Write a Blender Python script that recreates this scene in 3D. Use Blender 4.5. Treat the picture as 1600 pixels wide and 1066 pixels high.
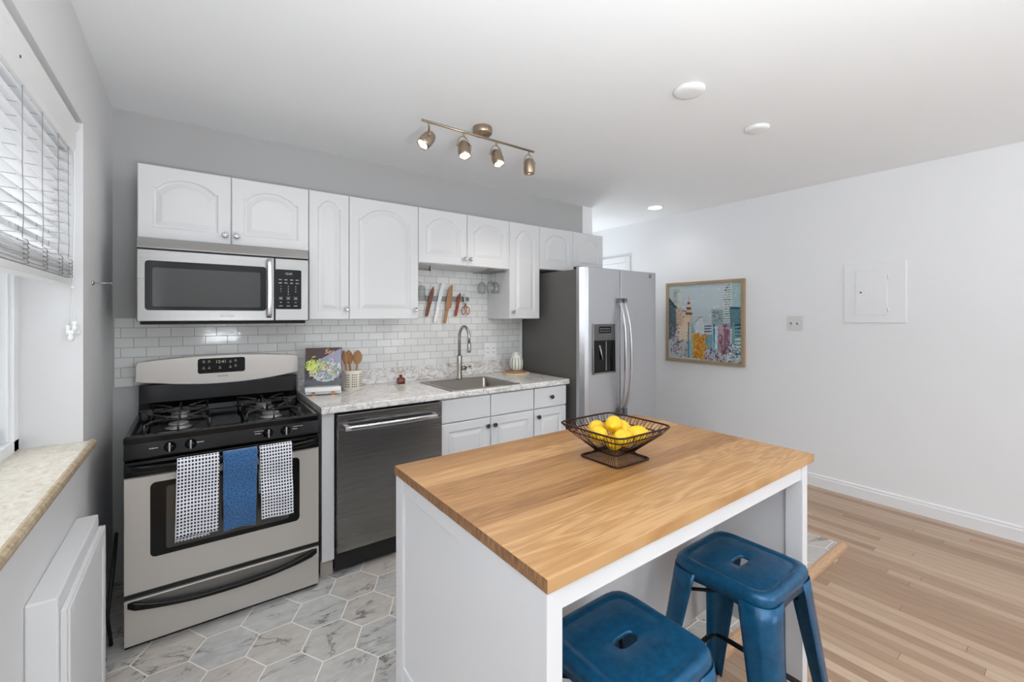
import bpy, bmesh, math, random
from math import pi, sin, cos, radians as R
from mathutils import Vector, Matrix

for o in list(bpy.data.objects): bpy.data.objects.remove(o)
SC = bpy.context.scene
COL = SC.collection

# ------------------------------------------------------------------ camera
cam = bpy.data.cameras.new('camera'); co = bpy.data.objects.new('camera', cam); COL.objects.link(co)
cam.sensor_width = 36; cam.lens = 678.5 / 1600 * 36; cam.shift_y = -39 / 1600; cam.shift_x = 0
cam.clip_start = .02
co.location = (.222, -3.071, 1.394); co.rotation_euler = (R(90), 0, R(-36.2))
SC.camera = co
# ------------------------------------------------------------------ world, lights, exposure
w = bpy.data.worlds.new('sky'); SC.world = w; w.use_nodes = True
bg = w.node_tree.nodes['Background']; bg.inputs[0].default_value = (.93, .97, 1, 1); bg.inputs[1].default_value = .95
SC.view_settings.view_transform = 'Standard'; SC.view_settings.look = 'None'
SC.view_settings.exposure = 0.25; SC.view_settings.gamma = 1; SC.view_settings.use_curve_mapping = False
try:
    SC.cycles.use_denoising = True
    SC.cycles.max_bounces = 10; SC.cycles.diffuse_bounces = 6
    SC.cycles.sample_clamp_indirect = 8
except Exception: pass

def area(name, loc, rot, sx, sy, power, col=(1, 1, 1)):
    l = bpy.data.lights.new(name, 'AREA'); l.shape = 'RECTANGLE'; l.size = sx; l.size_y = sy; l.energy = power; l.color = col
    o = bpy.data.objects.new(name, l); COL.objects.link(o); o.location = loc; o.rotation_euler = rot
    return o
# daylight outside the left window and an unseen rear window added for fill
area('daylight_left_window', (-1.7, -1.5, 3.3), (0, R(-46), 0), 1.6, 2.2, 34, (.95, .98, 1))
area('daylight_rear_window', (3.05, -6.75, 1.5), (R(90), 0, 0), 2.2, 1.8, 27, (.88, .95, 1))
def lamp(name, loc, power, rad, col):
    l = bpy.data.lights.new(name, 'POINT'); l.energy = power; l.shadow_soft_size = rad; l.color = col
    o = bpy.data.objects.new(name, l); COL.objects.link(o); o.location = loc; return o

FILL_UPLIGHTS = [(.50, -3.62, 1.12, 60), (.7, -4.9, 1.35, 22), (3.1, -4.9, 1.35, 6), (3.95, .75, 1.35, 7)]
for ux, uy, uz, up_ in FILL_UPLIGHTS:                                    # unseen fill lights added in the living half and hall to brighten the ceiling
    area('uplighter', (ux, uy, uz), (R(180), 0, 0), .34, .34, up_, (.88, .95, 1))

# ------------------------------------------------------------------ helpers
def S(r, g, b):
    f = lambda c: (c / 255 / 12.92) if c / 255 <= .04045 else ((c / 255 + .055) / 1.055) ** 2.4
    return (f(r), f(g), f(b), 1)

class NT:
    def __init__(s, name):
        m = bpy.data.materials.new(name); m.use_nodes = True
        s.m = m; s.t = m.node_tree; s.b = s.t.nodes['Principled BSDF']
    def n(s, typ, **kw):
        nd = s.t.nodes.new(typ)
        for k, v in kw.items(): setattr(nd, k, v)
        return nd
    def lk(s, a, b): s.t.links.new(a, b)
    def put(s, inp, v):
        if isinstance(v, bpy.types.NodeSocket): s.lk(v, inp)
        elif v is not None: inp.default_value = v
    def ma(s, op, a, b=None, c=None, clamp=False):
        nd = s.n('ShaderNodeMath', operation=op, use_clamp=clamp)
        s.put(nd.inputs[0], a); s.put(nd.inputs[1], b); s.put(nd.inputs[2], c)
        return nd.outputs[0]
    def vm(s, op, a, b=None):
        nd = s.n('ShaderNodeVectorMath', operation=op); s.put(nd.inputs[0], a); s.put(nd.inputs[1], b)
        return nd.outputs['Value'] if op in ('DOT_PRODUCT', 'LENGTH') else nd.outputs[0]
    def coord(s, kind='Object'): return s.n('ShaderNodeTexCoord').outputs[kind]
    def pos(s): return s.n('ShaderNodeNewGeometry').outputs['Position']
    def sep(s, v):
        nd = s.n('ShaderNodeSeparateXYZ'); s.lk(v, nd.inputs[0]); return nd.outputs
    def comb(s, x, y, z=0.0):
        nd = s.n('ShaderNodeCombineXYZ'); s.put(nd.inputs[0], x); s.put(nd.inputs[1], y); s.put(nd.inputs[2], z); return nd.outputs[0]
    def noise(s, v, scale=5, detail=4, rough=.5, dist=0.0, out='Fac'):
        nd = s.n('ShaderNodeTexNoise'); s.put(nd.inputs['Vector'], v); nd.inputs['Scale'].default_value = scale
        nd.inputs['Detail'].default_value = detail; nd.inputs['Roughness'].default_value = rough; nd.inputs['Distortion'].default_value = dist
        return nd.outputs[out]
    def white(s, v, out='Value'):
        nd = s.n('ShaderNodeTexWhiteNoise'); s.lk(v, nd.inputs['Vector']); return nd.outputs[out]
    def ramp(s, f, stops, interp='LINEAR'):
        nd = s.n('ShaderNodeValToRGB'); s.lk(f, nd.inputs[0]); cr = nd.color_ramp; cr.interpolation = interp
        while len(cr.elements) < len(stops): cr.elements.new(.5)
        for e, (p, c) in zip(cr.elements, stops): e.position = p; e.color = c
        return nd.outputs[0]
    def mix(s, f, a, b, mode='MIX'):
        nd = s.n('ShaderNodeMix', data_type='RGBA', blend_type=mode)
        s.put(nd.inputs[0], f); s.put(nd.inputs[6], a); s.put(nd.inputs[7], b); return nd.outputs[2]
    def bump(s, h, strength=.3, dist=.01):
        nd = s.n('ShaderNodeBump'); nd.inputs['Strength'].default_value = strength; nd.inputs['Distance'].default_value = dist
        s.lk(h, nd.inputs['Height']); s.lk(nd.outputs[0], s.b.inputs['Normal'])
    def set(s, **kw):
        for k, v in kw.items():
            s.put(s.b.inputs[{'col': 'Base Color', 'rough': 'Roughness', 'metal': 'Metallic', 'spec': 'Specular IOR Level', 'trans': 'Transmission Weight',
                              'coat': 'Coat Weight', 'emi': 'Emission Color', 'es': 'Emission Strength', 'ior': 'IOR', 'alpha': 'Alpha', 'an': 'Anisotropic', 'sheen': 'Sheen Weight'}[k]], v)
        return s

def flat(name, col, rough=.5, metal=0.0, **kw):
    t = NT(name); t.set(col=col, rough=rough, metal=metal, **kw)
    n = t.noise(t.coord(), 60, 2); t.lk(t.ma('MULTIPLY_ADD', n, .06, rough - .03), t.b.inputs['Roughness'])
    return t.m

def paint(name, col, rough=.55, amt=.12, scale=90):
    t = NT(name); t.set(col=col, rough=rough); t.bump(t.noise(t.pos(), scale, 4), amt, .002); return t.m

M = {}
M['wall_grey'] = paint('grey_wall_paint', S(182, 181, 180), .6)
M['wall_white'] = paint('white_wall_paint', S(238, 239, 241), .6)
M['wall_left'] = paint('light_grey_wall_paint', S(222, 222, 223), .6, .3, 40)
M['ceiling'] = paint('ceiling_paint', S(245, 246, 247), .7)
M['trim'] = paint('white_trim_paint', S(235, 236, 238), .35, .05)
M['cab'] = paint('white_cabinet_foil', S(216, 216, 217), .33, .02, 30)
M['island'] = paint('island_white_paint', S(226, 226, 228), .38, .03, 60)
M['black'] = flat('gloss_black_enamel', S(10, 10, 11), .12, spec=.28)
M['matte_black'] = flat('matte_black', S(20, 20, 20), .6)
M['dark_glass'] = flat('dark_glass', S(22, 22, 22), .06, spec=.7)
M['oven_window'] = flat('oven_window_glass', S(62, 58, 52), .09, spec=.6)
M['mw_window'] = flat('microwave_screen', S(70, 70, 69), .10, spec=.3)
M['fridge_side'] = flat('fridge_side_grey', S(92, 90, 87), .45)
M['chrome'] = flat('chrome', S(205, 205, 208), .15, 1.0)
M['nickel'] = flat('brushed_nickel', S(175, 172, 168), .3, 1.0)
M['bronze'] = flat('antique_nickel', S(176, 158, 138), .3, 1.0)
M['dark_bronze'] = flat('dark_bronze_wire', S(62, 40, 32), .38, .7)
M['iron'] = flat('cast_iron', S(70, 70, 70), .28, .7)
M['rubber'] = flat('black_rubber', S(16, 16, 16), .7)
M['plastic'] = flat('white_plastic', S(238, 238, 238), .35)
M['ink'] = flat('light_print', S(190, 190, 190), .5)
M['dark_ink'] = flat('dark_print', S(40, 40, 42), .5)
M['brass'] = flat('brass', S(180, 130, 90), .3, 1.0)
M['vinyl'] = flat('white_vinyl', S(242, 244, 246), .3)
M['copper'] = flat('copper', S(170, 110, 85), .3, 1.0)
M['burner'] = flat('burner_cap', S(150, 150, 150), .35, .8)

def steel(name, col, rough=.3, axis='x'):
    t = NT(name); p = t.coord()
    mp = t.n('ShaderNodeMapping'); t.lk(p, mp.inputs[0])
    mp.inputs['Scale'].default_value = (1, 1, 220) if axis == 'x' else (220, 220, 1)
    n = t.noise(mp.outputs[0], 2.0, 3)
    t.set(col=col, metal=1.0, an=.5); t.lk(t.ma('MULTIPLY_ADD', n, .07, rough - .035), t.b.inputs['Roughness'])
    t.bump(n, .012, .001); return t.m
M['steel'] = steel('brushed_stainless', S(150, 148, 146), .26)
M['steel_flat'] = flat('satin_stainless', S(206, 201, 195), .42, .7)
M['steel_dw'] = steel('dark_stainless', S(140, 139, 138), .27)
M['steel_fridge'] = steel('fridge_stainless', S(190, 191, 194), .34, 'z')
M['sink'] = flat('sink_steel', S(150, 145, 140), .32, .9)

def glass(name, tint=(1, 1, 1, 1), rough=0.0):
    t = NT(name); t.set(col=tint, rough=rough, trans=1.0, ior=1.45); return t.m
M['glass'] = glass('clear_glass')
def window_glass():
    t = NT('window_glass'); out = t.t.nodes['Material Output']
    tr = t.n('ShaderNodeBsdfTransparent'); gl = t.n('ShaderNodeBsdfGlossy'); gl.inputs['Roughness'].default_value = .02
    mx = t.n('ShaderNodeMixShader'); mx.inputs[0].default_value = .06
    t.lk(tr.outputs[0], mx.inputs[1]); t.lk(gl.outputs[0], mx.inputs[2]); t.lk(mx.outputs[0], out.inputs[0]); return t.m
M['pane'] = window_glass()
def thin_glass():
    t = NT('thin_glass'); out = t.t.nodes['Material Output']
    tr = t.n('ShaderNodeBsdfTransparent'); tr.inputs[0].default_value = (.93, .94, .94, 1)
    gl = t.n('ShaderNodeBsdfGlossy'); gl.inputs['Roughness'].default_value = .03
    lw = t.n('ShaderNodeLayerWeight'); lw.inputs[0].default_value = .45
    mx = t.n('ShaderNodeMixShader'); t.lk(t.ma('MULTIPLY_ADD', lw.outputs['Facing'], .38, .03), mx.inputs[0])
    t.lk(tr.outputs[0], mx.inputs[1]); t.lk(gl.outputs[0], mx.inputs[2]); t.lk(mx.outputs[0], out.inputs[0]); return t.m
M['stemware'] = thin_glass()
def emit(name, col, st):
    t = NT(name); t.set(col=col, emi=col, es=st); return t.m
M['bulb'] = emit('lit_bulb', (1, .95, .86, 1), 12)
M['downlight'] = emit('lit_lens', (1, 1, 1, 1), 9)
M['display'] = emit('lit_display', S(150, 170, 140), .35)

def slat_mat():
    t = NT('blind_slat_vinyl'); out = t.t.nodes['Material Output']
    t.set(col=S(235, 235, 235), rough=.4)
    tl = t.n('ShaderNodeBsdfTranslucent'); tl.inputs[0].default_value = S(252, 252, 253)
    mx = t.n('ShaderNodeMixShader'); mx.inputs[0].default_value = .85
    t.lk(t.b.outputs[0], mx.inputs[1]); t.lk(tl.outputs[0], mx.inputs[2]); t.lk(mx.outputs[0], out.inputs[0]); return t.m
M['slat'] = slat_mat()

def backsplash():
    t = NT('white_subway_tile'); p = t.pos(); x, y, z = t.sep(p)
    br = t.n('ShaderNodeTexBrick'); v = t.comb(x, z, 0.0); mp = t.n('ShaderNodeMapping'); t.lk(v, mp.inputs[0])
    mp.inputs['Location'].default_value = (.113 + .03, -1.384 + .0527 * 40, 0)
    t.lk(mp.outputs[0], br.inputs['Vector'])
    for k, val in (('Scale', 1), ('Mortar Size', .0016), ('Mortar Smooth', .15), ('Brick Width', .1046), ('Row Height', .0527), ('Bias', 0)): br.inputs[k].default_value = val
    br.inputs['Color1'].default_value = S(222, 222, 220); br.inputs['Color2'].default_value = S(231, 231, 229); br.inputs['Mortar'].default_value = S(168, 167, 164)
    t.lk(br.outputs['Color'], t.b.inputs['Base Color'])
    t.lk(t.ma('MULTIPLY_ADD', br.outputs['Fac'], .6, .1), t.b.inputs['Roughness'])
    h = t.ma('ADD', t.ma('MULTIPLY', br.outputs['Fac'], -1.0), t.ma('MULTIPLY', t.noise(p, 22, 2), .35))
    t.bump(h, .35, .003); return t.m
M['tile'] = backsplash()

def marble_laminate():
    t = NT('veined_laminate'); p = t.pos()
    mp = t.n('ShaderNodeMapping'); t.lk(p, mp.inputs[0]); mp.inputs['Rotation'].default_value = (0, R(40), R(35)); mp.inputs['Scale'].default_value = (1, 3.0, 1.5)
    n1 = t.noise(mp.outputs[0], 7, 8, .68, 1.2); n2 = t.noise(mp.outputs[0], 22, 6, .7, .8); n3 = t.noise(p, 3, 2)
    v1 = t.ma('ABSOLUTE', t.ma('SUBTRACT', n1, .5)); v2 = t.ma('ABSOLUTE', t.ma('SUBTRACT', n2, .52))
    c1 = t.ramp(v1, [(0, S(168, 163, 160)), (.012, S(204, 200, 198)), (.035, S(238, 237, 236)), (1, S(248, 247, 246))])
    c2 = t.ramp(v2, [(0, S(188, 184, 182)), (.02, S(232, 230, 229)), (.06, S(250, 250, 249)), (1, S(252, 251, 250))])
    c = t.mix(.8, c1, c2, 'MULTIPLY'); c = t.mix(t.ma('MULTIPLY', n3, .15), c, S(214, 198, 186))
    t.set(col=c, rough=.16, spec=.55); return t.m
M['marble'] = marble_laminate()

def sill_mat():
    t = NT('cream_veined_sill'); p = t.pos(); mp = t.n('ShaderNodeMapping'); t.lk(p, mp.inputs[0]); mp.inputs['Scale'].default_value = (1.6, 1, 1.4)
    n = t.noise(mp.outputs[0], 26, 8, .66, 1.0); n2 = t.noise(p, 7, 3)
    c = t.ramp(n, [(.3, S(186, 168, 142)), (.45, S(212, 204, 188)), (.6, S(226, 221, 210)), (1, S(234, 231, 224))])
    c = t.mix(t.ma('MULTIPLY', n2, .3), c, S(205, 196, 180)); t.set(col=c, rough=.3); return t.m
M['sill'] = sill_mat()
M['sill_edge'] = NT('tan_sill_edge').m
def sill_edge():
    t = NT('tan_bullnose'); n = t.noise(t.pos(), 45, 6, .6)
    t.set(col=t.ramp(n, [(.3, S(150, 128, 98)), (.55, S(190, 172, 143)), (.8, S(208, 194, 168))]), rough=.35); return t.m
M['sill_edge'] = sill_edge()

def hex_tile():
    t = NT('marble_hexagon_tile'); p = t.pos(); x, y, z = t.sep(p)
    D = .2175
    u = t.ma('DIVIDE', t.ma('ADD', y, .882 + D * 40), D); v = t.ma('DIVIDE', t.ma('ADD', x, -.328 + .2175 * 1.7320508 * 20), D)
    q = t.comb(u, v)
    def cell(off):
        qq = t.vm('SUBTRACT', q, (off[0], off[1], 0)) if off else q
        m = t.vm('MODULO', t.vm('ADD', qq, (.5, .8660254, 0)), (1, 1.7320508, 1))
        return t.vm('SUBTRACT', m, (.5, .8660254, 0))
    a = cell(None); b = cell((.5, .8660254))
    sel = t.ma('LESS_THAN', t.vm('DOT_PRODUCT', a, a), t.vm('DOT_PRODUCT', b, b))
    mx = t.n('ShaderNodeMix', data_type='VECTOR'); t.lk(sel, mx.inputs[0]); t.lk(b, mx.inputs[4]); t.lk(a, mx.inputs[5]); g = mx.outputs[1]
    idv = t.vm('SUBTRACT', q, g)
    idr = t.vm('SNAP', t.vm('ADD', idv, (.02, .02, 0)), (.25, .25, 1))
    ga = t.vm('ABSOLUTE', g)
    d = t.ma('MAXIMUM', t.vm('DOT_PRODUCT', ga, (.5, .8660254, 0)), t.sep(ga)[0])
    grout = t.ma('GREATER_THAN', d, .489)
    rnd = t.white(idr, 'Color'); rv = t.white(idr)
    off = t.vm('MULTIPLY', rnd, (9, 9, 9)); pv = t.vm('ADD', p, off)
    mp = t.n('ShaderNodeMapping'); t.lk(pv, mp.inputs[0]); t.lk(t.vm('MULTIPLY', rnd, (0, 0, 3)), mp.inputs['Rotation']); mp.inputs['Scale'].default_value = (1, 2.2, 1)
    n1 = t.noise(mp.outputs[0], 2.4, 5, .62, .5); n2 = t.noise(mp.outputs[0], 13, 8, .68, .6); n3 = t.noise(p, 1.1, 2)
    base = t.ramp(n2, [(.25, S(162, 161, 160)), (.5, S(182, 182, 181)), (.72, S(200, 200, 199))])
    warm = t.ramp(t.ma('ADD', t.ma('MULTIPLY', rv, .5), t.ma('MULTIPLY', n3, .75)), [(.5, (0, 0, 0, 1)), (.85, (.4, .4, .4, 1))])
    base = t.mix(warm, base, S(196, 180, 164))
    vein = t.ramp(t.ma('ABSOLUTE', t.ma('SUBTRACT', n1, .5)), [(0, (1, 1, 1, 1)), (.006, (.75, .75, .75, 1)), (.014, (.1, .1, .1, 1)), (.04, (0, 0, 0, 1))])
    brk = t.ramp(t.noise(pv, 6, 3), [(.42, (0, 0, 0, 1)), (.56, (1, 1, 1, 1))])
    vv = t.ma('MULTIPLY', t.ma('MULTIPLY', vein, brk), .8)
    base = t.mix(vv, base, S(72, 70, 70))
    c = t.mix(grout, base, S(232, 228, 220))
    t.set(col=c, spec=.4); t.lk(t.ma('MULTIPLY_ADD', grout, .4, .3), t.b.inputs['Roughness'])
    t.bump(t.ma('MULTIPLY', grout, -1.0), .3, .003); return t.m
M['hex'] = hex_tile()

def planks(name, width, length, cols, along='y', grain=1.0, rough=.38, gap=.012, gapcol=None, streak=.5):
    t = NT(name); p = t.pos(); x, y, z = t.sep(p)
    if along == 'x': x, y = y, x
    row = t.ma('FLOOR', t.ma('DIVIDE', x, width)); fr = t.ma('FRACT', t.ma('DIVIDE', x, width))
    sh = t.white(t.comb(row, 3.1, 1.7))
    yy = t.ma('ADD', t.ma('DIVIDE', y, length), t.ma('MULTIPLY', sh, 7.0)); seg = t.ma('FLOOR', yy); fy = t.ma('FRACT', yy)
    idv = t.comb(row, seg, .5); r = t.white(idv); rc = t.white(idv, 'Color')
    # plain-sawn grain: stretched, distorted noise with its own offset per board
    gv = t.vm('ADD', t.comb(t.ma('MULTIPLY', x, 13.0), t.ma('MULTIPLY', y, 1.1), z), t.vm('MULTIPLY', rc, (20, 20, 20)))
    g1 = t.noise(gv, 1.0 * grain, 3, .5, .6)
    rings = t.ma('FRACT', t.ma('MULTIPLY', g1, 9.0)); rings = t.ma('ABSOLUTE', t.ma('SUBTRACT', rings, .5))
    gv2 = t.vm('ADD', t.comb(t.ma('MULTIPLY', x, 150.0), t.ma('MULTIPLY', y, 5.0), z), rc)
    g2 = t.noise(gv2, 1.0, 4, .6)
    f = t.ma('ADD', t.ma('MULTIPLY', r, .62), t.ma('ADD', t.ma('MULTIPLY', rings, streak), t.ma('MULTIPLY', g2, .42)))
    c = t.ramp(f, [(.18, cols[0]), (.5, cols[1]), (.8, cols[2]), (1, cols[3])])
    if gapcol:
        e = t.ma('MINIMUM', fr, t.ma('SUBTRACT', 1.0, fr)); e2 = t.ma('MINIMUM', fy, t.ma('SUBTRACT', 1.0, fy))
        gm = t.ma('MAXIMUM', t.ma('LESS_THAN', e, gap), t.ma('LESS_THAN', e2, gap * width / length * 1.2))
        c = t.mix(t.ma('MULTIPLY', gm, .7), c, gapcol)
    t.set(col=c, spec=.4); t.lk(t.ma('MULTIPLY_ADD', g2, .12, rough - .06), t.b.inputs['Roughness'])
    t.bump(g2, .05, .001); return t.m
M['floor_wood'] = planks('oak_strip_floor', .057, 1.15, [S(150, 120, 96), S(172, 144, 120), S(188, 162, 138), S(202, 178, 154)], 'y', 1.0, .36, .02, S(104, 78, 58), .24)
M['oak_top'] = planks('oiled_oak_worktop', .096, 40.0, [S(112, 74, 42), S(156, 112, 68), S(176, 132, 84), S(196, 154, 106)], 'x', 1.25, .36, .004, None, .55)
def end_grain():
    t = NT('oak_end_grain'); p = t.pos(); x, y, z = t.sep(p)
    n = t.noise(t.comb(t.ma('MULTIPLY', x, 30.0), t.ma('MULTIPLY', y, 60.0), t.ma('MULTIPLY', z, 15.0)), 2, 5, .6)
    t.set(col=t.ramp(n, [(.3, S(112, 76, 48)), (.55, S(150, 110, 74)), (.8, S(176, 136, 96))]), rough=.5); return t.m
M['oak_end'] = end_grain()
def wood(name, a, b, sc=(1, 1, 1), rough=.5):
    t = NT(name); mp = t.n('ShaderNodeMapping'); t.lk(t.coord(), mp.inputs[0]); mp.inputs['Scale'].default_value = sc
    n = t.noise(mp.outputs[0], 12, 5, .6, .8); t.set(col=t.ramp(n, [(.3, a), (.7, b)]), rough=rough); return t.m
M['spoon'] = wood('spoon_wood', S(150, 105, 66), S(186, 140, 95), (6, 6, 1))
M['walnut'] = wood('walnut_wood', S(98, 58, 34), S(140, 88, 56), (6, 6, 1))
M['redwood'] = wood('red_wood', S(130, 50, 26), S(160, 72, 40), (6, 6, 1))
M['beech'] = wood('striped_beech', S(146, 100, 62), S(190, 148, 108), (3, 3, 12))
M['frame_wood'] = wood('pale_frame_wood', S(150, 128, 98), S(178, 156, 124), (3, 3, 20))
M['nosing'] = wood('oak_nosing', S(178, 138, 104), S(210, 174, 140), (3, 30, 30), .4)
M['board'] = wood('pale_board_wood', S(196, 174, 142), S(220, 202, 172), (4, 20, 4))

def stool_mat():
    t = NT('blue_powder_coat'); n = t.noise(t.coord(), 40, 5, .65)
    t.set(col=t.ramp(n, [(.3, S(12, 72, 108)), (.7, S(24, 90, 130))]), rough=.3, spec=.5, metal=.25)
    t.lk(t.ma('MULTIPLY_ADD', n, .16, .14), t.b.inputs['Roughness']); return t.m
M['stool'] = stool_mat()
def lemon_mat():
    t = NT('lemon_peel'); n = t.noise(t.coord(), 70, 3); t.set(col=t.ramp(t.noise(t.coord(), 6, 2), [(.3, S(232, 182, 14)), (.7, S(246, 208, 40))]), rough=.4)
    t.bump(n, .25, .002); return t.m
M['lemon'] = lemon_mat()
def towel_check():
    t = NT('navy_white_waffle_cloth'); uv = t.coord('UV'); x, y, z = t.sep(uv)
    fx = t.ma('FRACT', t.ma('DIVIDE', x, .0118)); fy = t.ma('FRACT', t.ma('DIVIDE', y, .0150))
    sq = t.ma('MULTIPLY', t.ma('LESS_THAN', t.ma('ABSOLUTE', t.ma('SUBTRACT', fx, .5)), .31), t.ma('LESS_THAN', t.ma('ABSOLUTE', t.ma('SUBTRACT', fy, .5)), .30))
    t.set(col=t.mix(sq, S(232, 232, 236), S(26, 30, 58)), rough=.9, sheen=.2); t.bump(t.ma('MULTIPLY', sq, -1.0), .5, .003); return t.m
M['check'] = towel_check()
def towel_blue():
    t = NT('blue_terry_cloth'); uv = t.coord('UV'); n = t.noise(uv, 150, 3, .75); n2 = t.noise(uv, 30, 3)
    t.set(col=t.mix(t.ma('MULTIPLY', n2, .35), t.ramp(n, [(.38, S(14, 56, 106)), (.62, S(72, 128, 182))]), S(34, 84, 138)), rough=.95, sheen=.4); t.bump(n, .8, .006); return t.m
M['terry'] = towel_blue()
def attr_mat(name, rough=.5):
    t = NT(name); a = t.n('ShaderNodeAttribute'); a.attribute_name = 'Col'
    n = t.noise(t.pos(), 120, 4, .7); c = t.mix(.12, a.outputs['Color'], t.ramp(n, [(.3, (.2, .2, .2, 1)), (.7, (1, 1, 1, 1))]), 'MULTIPLY')
    t.set(col=c, rough=rough); return t.m
M['canvas'] = attr_mat('painted_canvas', .55); M['cover'] = attr_mat('printed_cover', .25)

class MB:
    """collects shapes in world coordinates and links them as one mesh object"""
    def __init__(s): s.bm = bmesh.new(); s.mi = 0
    def _mk(s, vs, fs, smooth=False):
        v = [s.bm.verts.new(p) for p in vs]
        for f in fs:
            try:
                fc = s.bm.faces.new([v[i] for i in f]); fc.material_index = s.mi; fc.smooth = smooth
            except ValueError: pass
        return v
    def box(s, x0, x1, y0, y1, z0, z1):
        x0, x1 = min(x0, x1), max(x0, x1); y0, y1 = min(y0, y1), max(y0, y1); z0, z1 = min(z0, z1), max(z0, z1)
        s._mk([(x, y, z) for z in (z0, z1) for y in (y0, y1) for x in (x0, x1)],
              [(0, 2, 3, 1), (4, 5, 7, 6), (0, 1, 5, 4), (2, 6, 7, 3), (0, 4, 6, 2), (1, 3, 7, 5)]); return s
    def loft(s, loops, closed=True, cap0=True, cap1=True, smooth=True):
        n = len(loops[0]); vs = [p for l in loops for p in l]; fs = []
        for i in range(len(loops) - 1):
            for j in range(n if closed else n - 1):
                k = (j + 1) % n; fs.append((i * n + j, i * n + k, (i + 1) * n + k, (i + 1) * n + j))
        v = s._mk(vs, fs, smooth)
        for do, base, rev in ((cap0, 0, True), (cap1, (len(loops) - 1) * n, False)):
            if do:
                idx = list(range(base, base + n)); idx = idx[::-1] if rev else idx
                try: f = s.bm.faces.new([v[i] for i in idx]); f.material_index = s.mi
                except ValueError: pass
        return s
    def cyl(s, a, b, r0, r1=None, n=20, cap=True, smooth=True):
        r1 = r0 if r1 is None else r1; a, b = Vector(a), Vector(b); d = (b - a).normalized()
        u = d.orthogonal().normalized(); w = d.cross(u)
        ring = lambda c, r: [tuple(c + u * (r * cos(2 * pi * i / n)) + w * (r * sin(2 * pi * i / n))) for i in range(n)]
        return s.loft([ring(a, r0), ring(b, r1)], True, cap, cap, smooth)
    def tube(s, pts, r, n=8, closed=False, flat_=None, cap=True):
        P = [Vector(p) for p in pts]; m = len(P); loops = []; prev = None
        for i in range(m):
            a = P[(i - 1) % m] if (i or closed) else P[0]; b = P[(i + 1) % m] if (i < m - 1 or closed) else P[-1]
            d = (b - a).normalized()
            if prev is None: u = d.orthogonal().normalized()
            else:
                u = prev - d * prev.dot(d); u = u.normalized() if u.length > 1e-6 else d.orthogonal().normalized()
            prev = u; w = d.cross(u); rr = r[i] if isinstance(r, (list, tuple)) else r
            loops.append([tuple(P[i] + u * (rr * cos(2 * pi * k / n)) + w * (rr * (flat_ or 1) * sin(2 * pi * k / n))) for k in range(n)])
        if closed: loops.append(loops[0]); cap = False
        return s.loft(loops, True, cap, cap, True)
    def lathe(s, prof, c=(0, 0, 0), axis='z', n=32, rib=None, mats=None):
        """prof: list of (radius, height)"""
        loops = []
        for r, h in prof:
            L = []
            for i in range(n):
                a = 2 * pi * i / n; rr = max(r, 1e-5) * (1 + (rib(a, h) if rib else 0)); x, y = rr * cos(a), rr * sin(a)
                L.append({'z': (c[0] + x, c[1] + y, c[2] + h), 'y': (c[0] + x, c[1] + h, c[2] + y), 'x': (c[0] + h, c[1] + x, c[2] + y)}[axis])
            loops.append(L)
        return s.loft(loops)
    def prism(s, poly, d0, d1, plane='xz', smooth=False):
        """poly in a plane, extruded along the third axis"""
        f = {'xz': lambda a, b, d: (a, d, b), 'xy': lambda a, b, d: (a, b, d), 'yz': lambda a, b, d: (d, a, b)}[plane]
        return s.loft([[f(a, b, d0) for a, b in poly], [f(a, b, d1) for a, b in poly]], True, True, True, smooth)
    def build(s, name, mats, parent=None, bevel=0, seg=2, solid=0, sub=0, local=False, auto=35):
        bm = s.bm
        bmesh.ops.recalc_face_normals(bm, faces=bm.faces)
        me = bpy.data.meshes.new(name)
        off = Vector((0, 0, 0)); p = parent
        while p is not None and not local: off += p.location; p = p.parent
        if not local and off.length: bmesh.ops.translate(bm, verts=bm.verts, vec=-off)
        org = Vector((0, 0, 0))
        if parent is None and not local:      # a one-mesh thing gets its origin at its base
            if bm.verts:
                xs = [v.co for v in bm.verts]
                org = Vector(((min(c.x for c in xs) + max(c.x for c in xs)) / 2, (min(c.y for c in xs) + max(c.y for c in xs)) / 2, min(c.z for c in xs)))
                bmesh.ops.translate(bm, verts=bm.verts, vec=-org)
        bm.to_mesh(me); bm.free()
        if not isinstance(mats, (list, tuple)): mats = [mats]
        for m in mats: me.materials.append(M[m] if isinstance(m, str) else m)
        o = bpy.data.objects.new(name, me); COL.objects.link(o); o.location = org
        if parent is not None: o.parent = parent
        if solid: md = o.modifiers.new('s', 'SOLIDIFY'); md.thickness = solid; md.offset = 0
        if bevel:
            md = o.modifiers.new('b', 'BEVEL'); md.width = bevel; md.segments = seg; md.limit_method = 'ANGLE'; md.angle_limit = R(40); md.harden_normals = False
        if sub: md = o.modifiers.new('u', 'SUBSURF'); md.levels = sub; md.render_levels = sub
        return o

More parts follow.
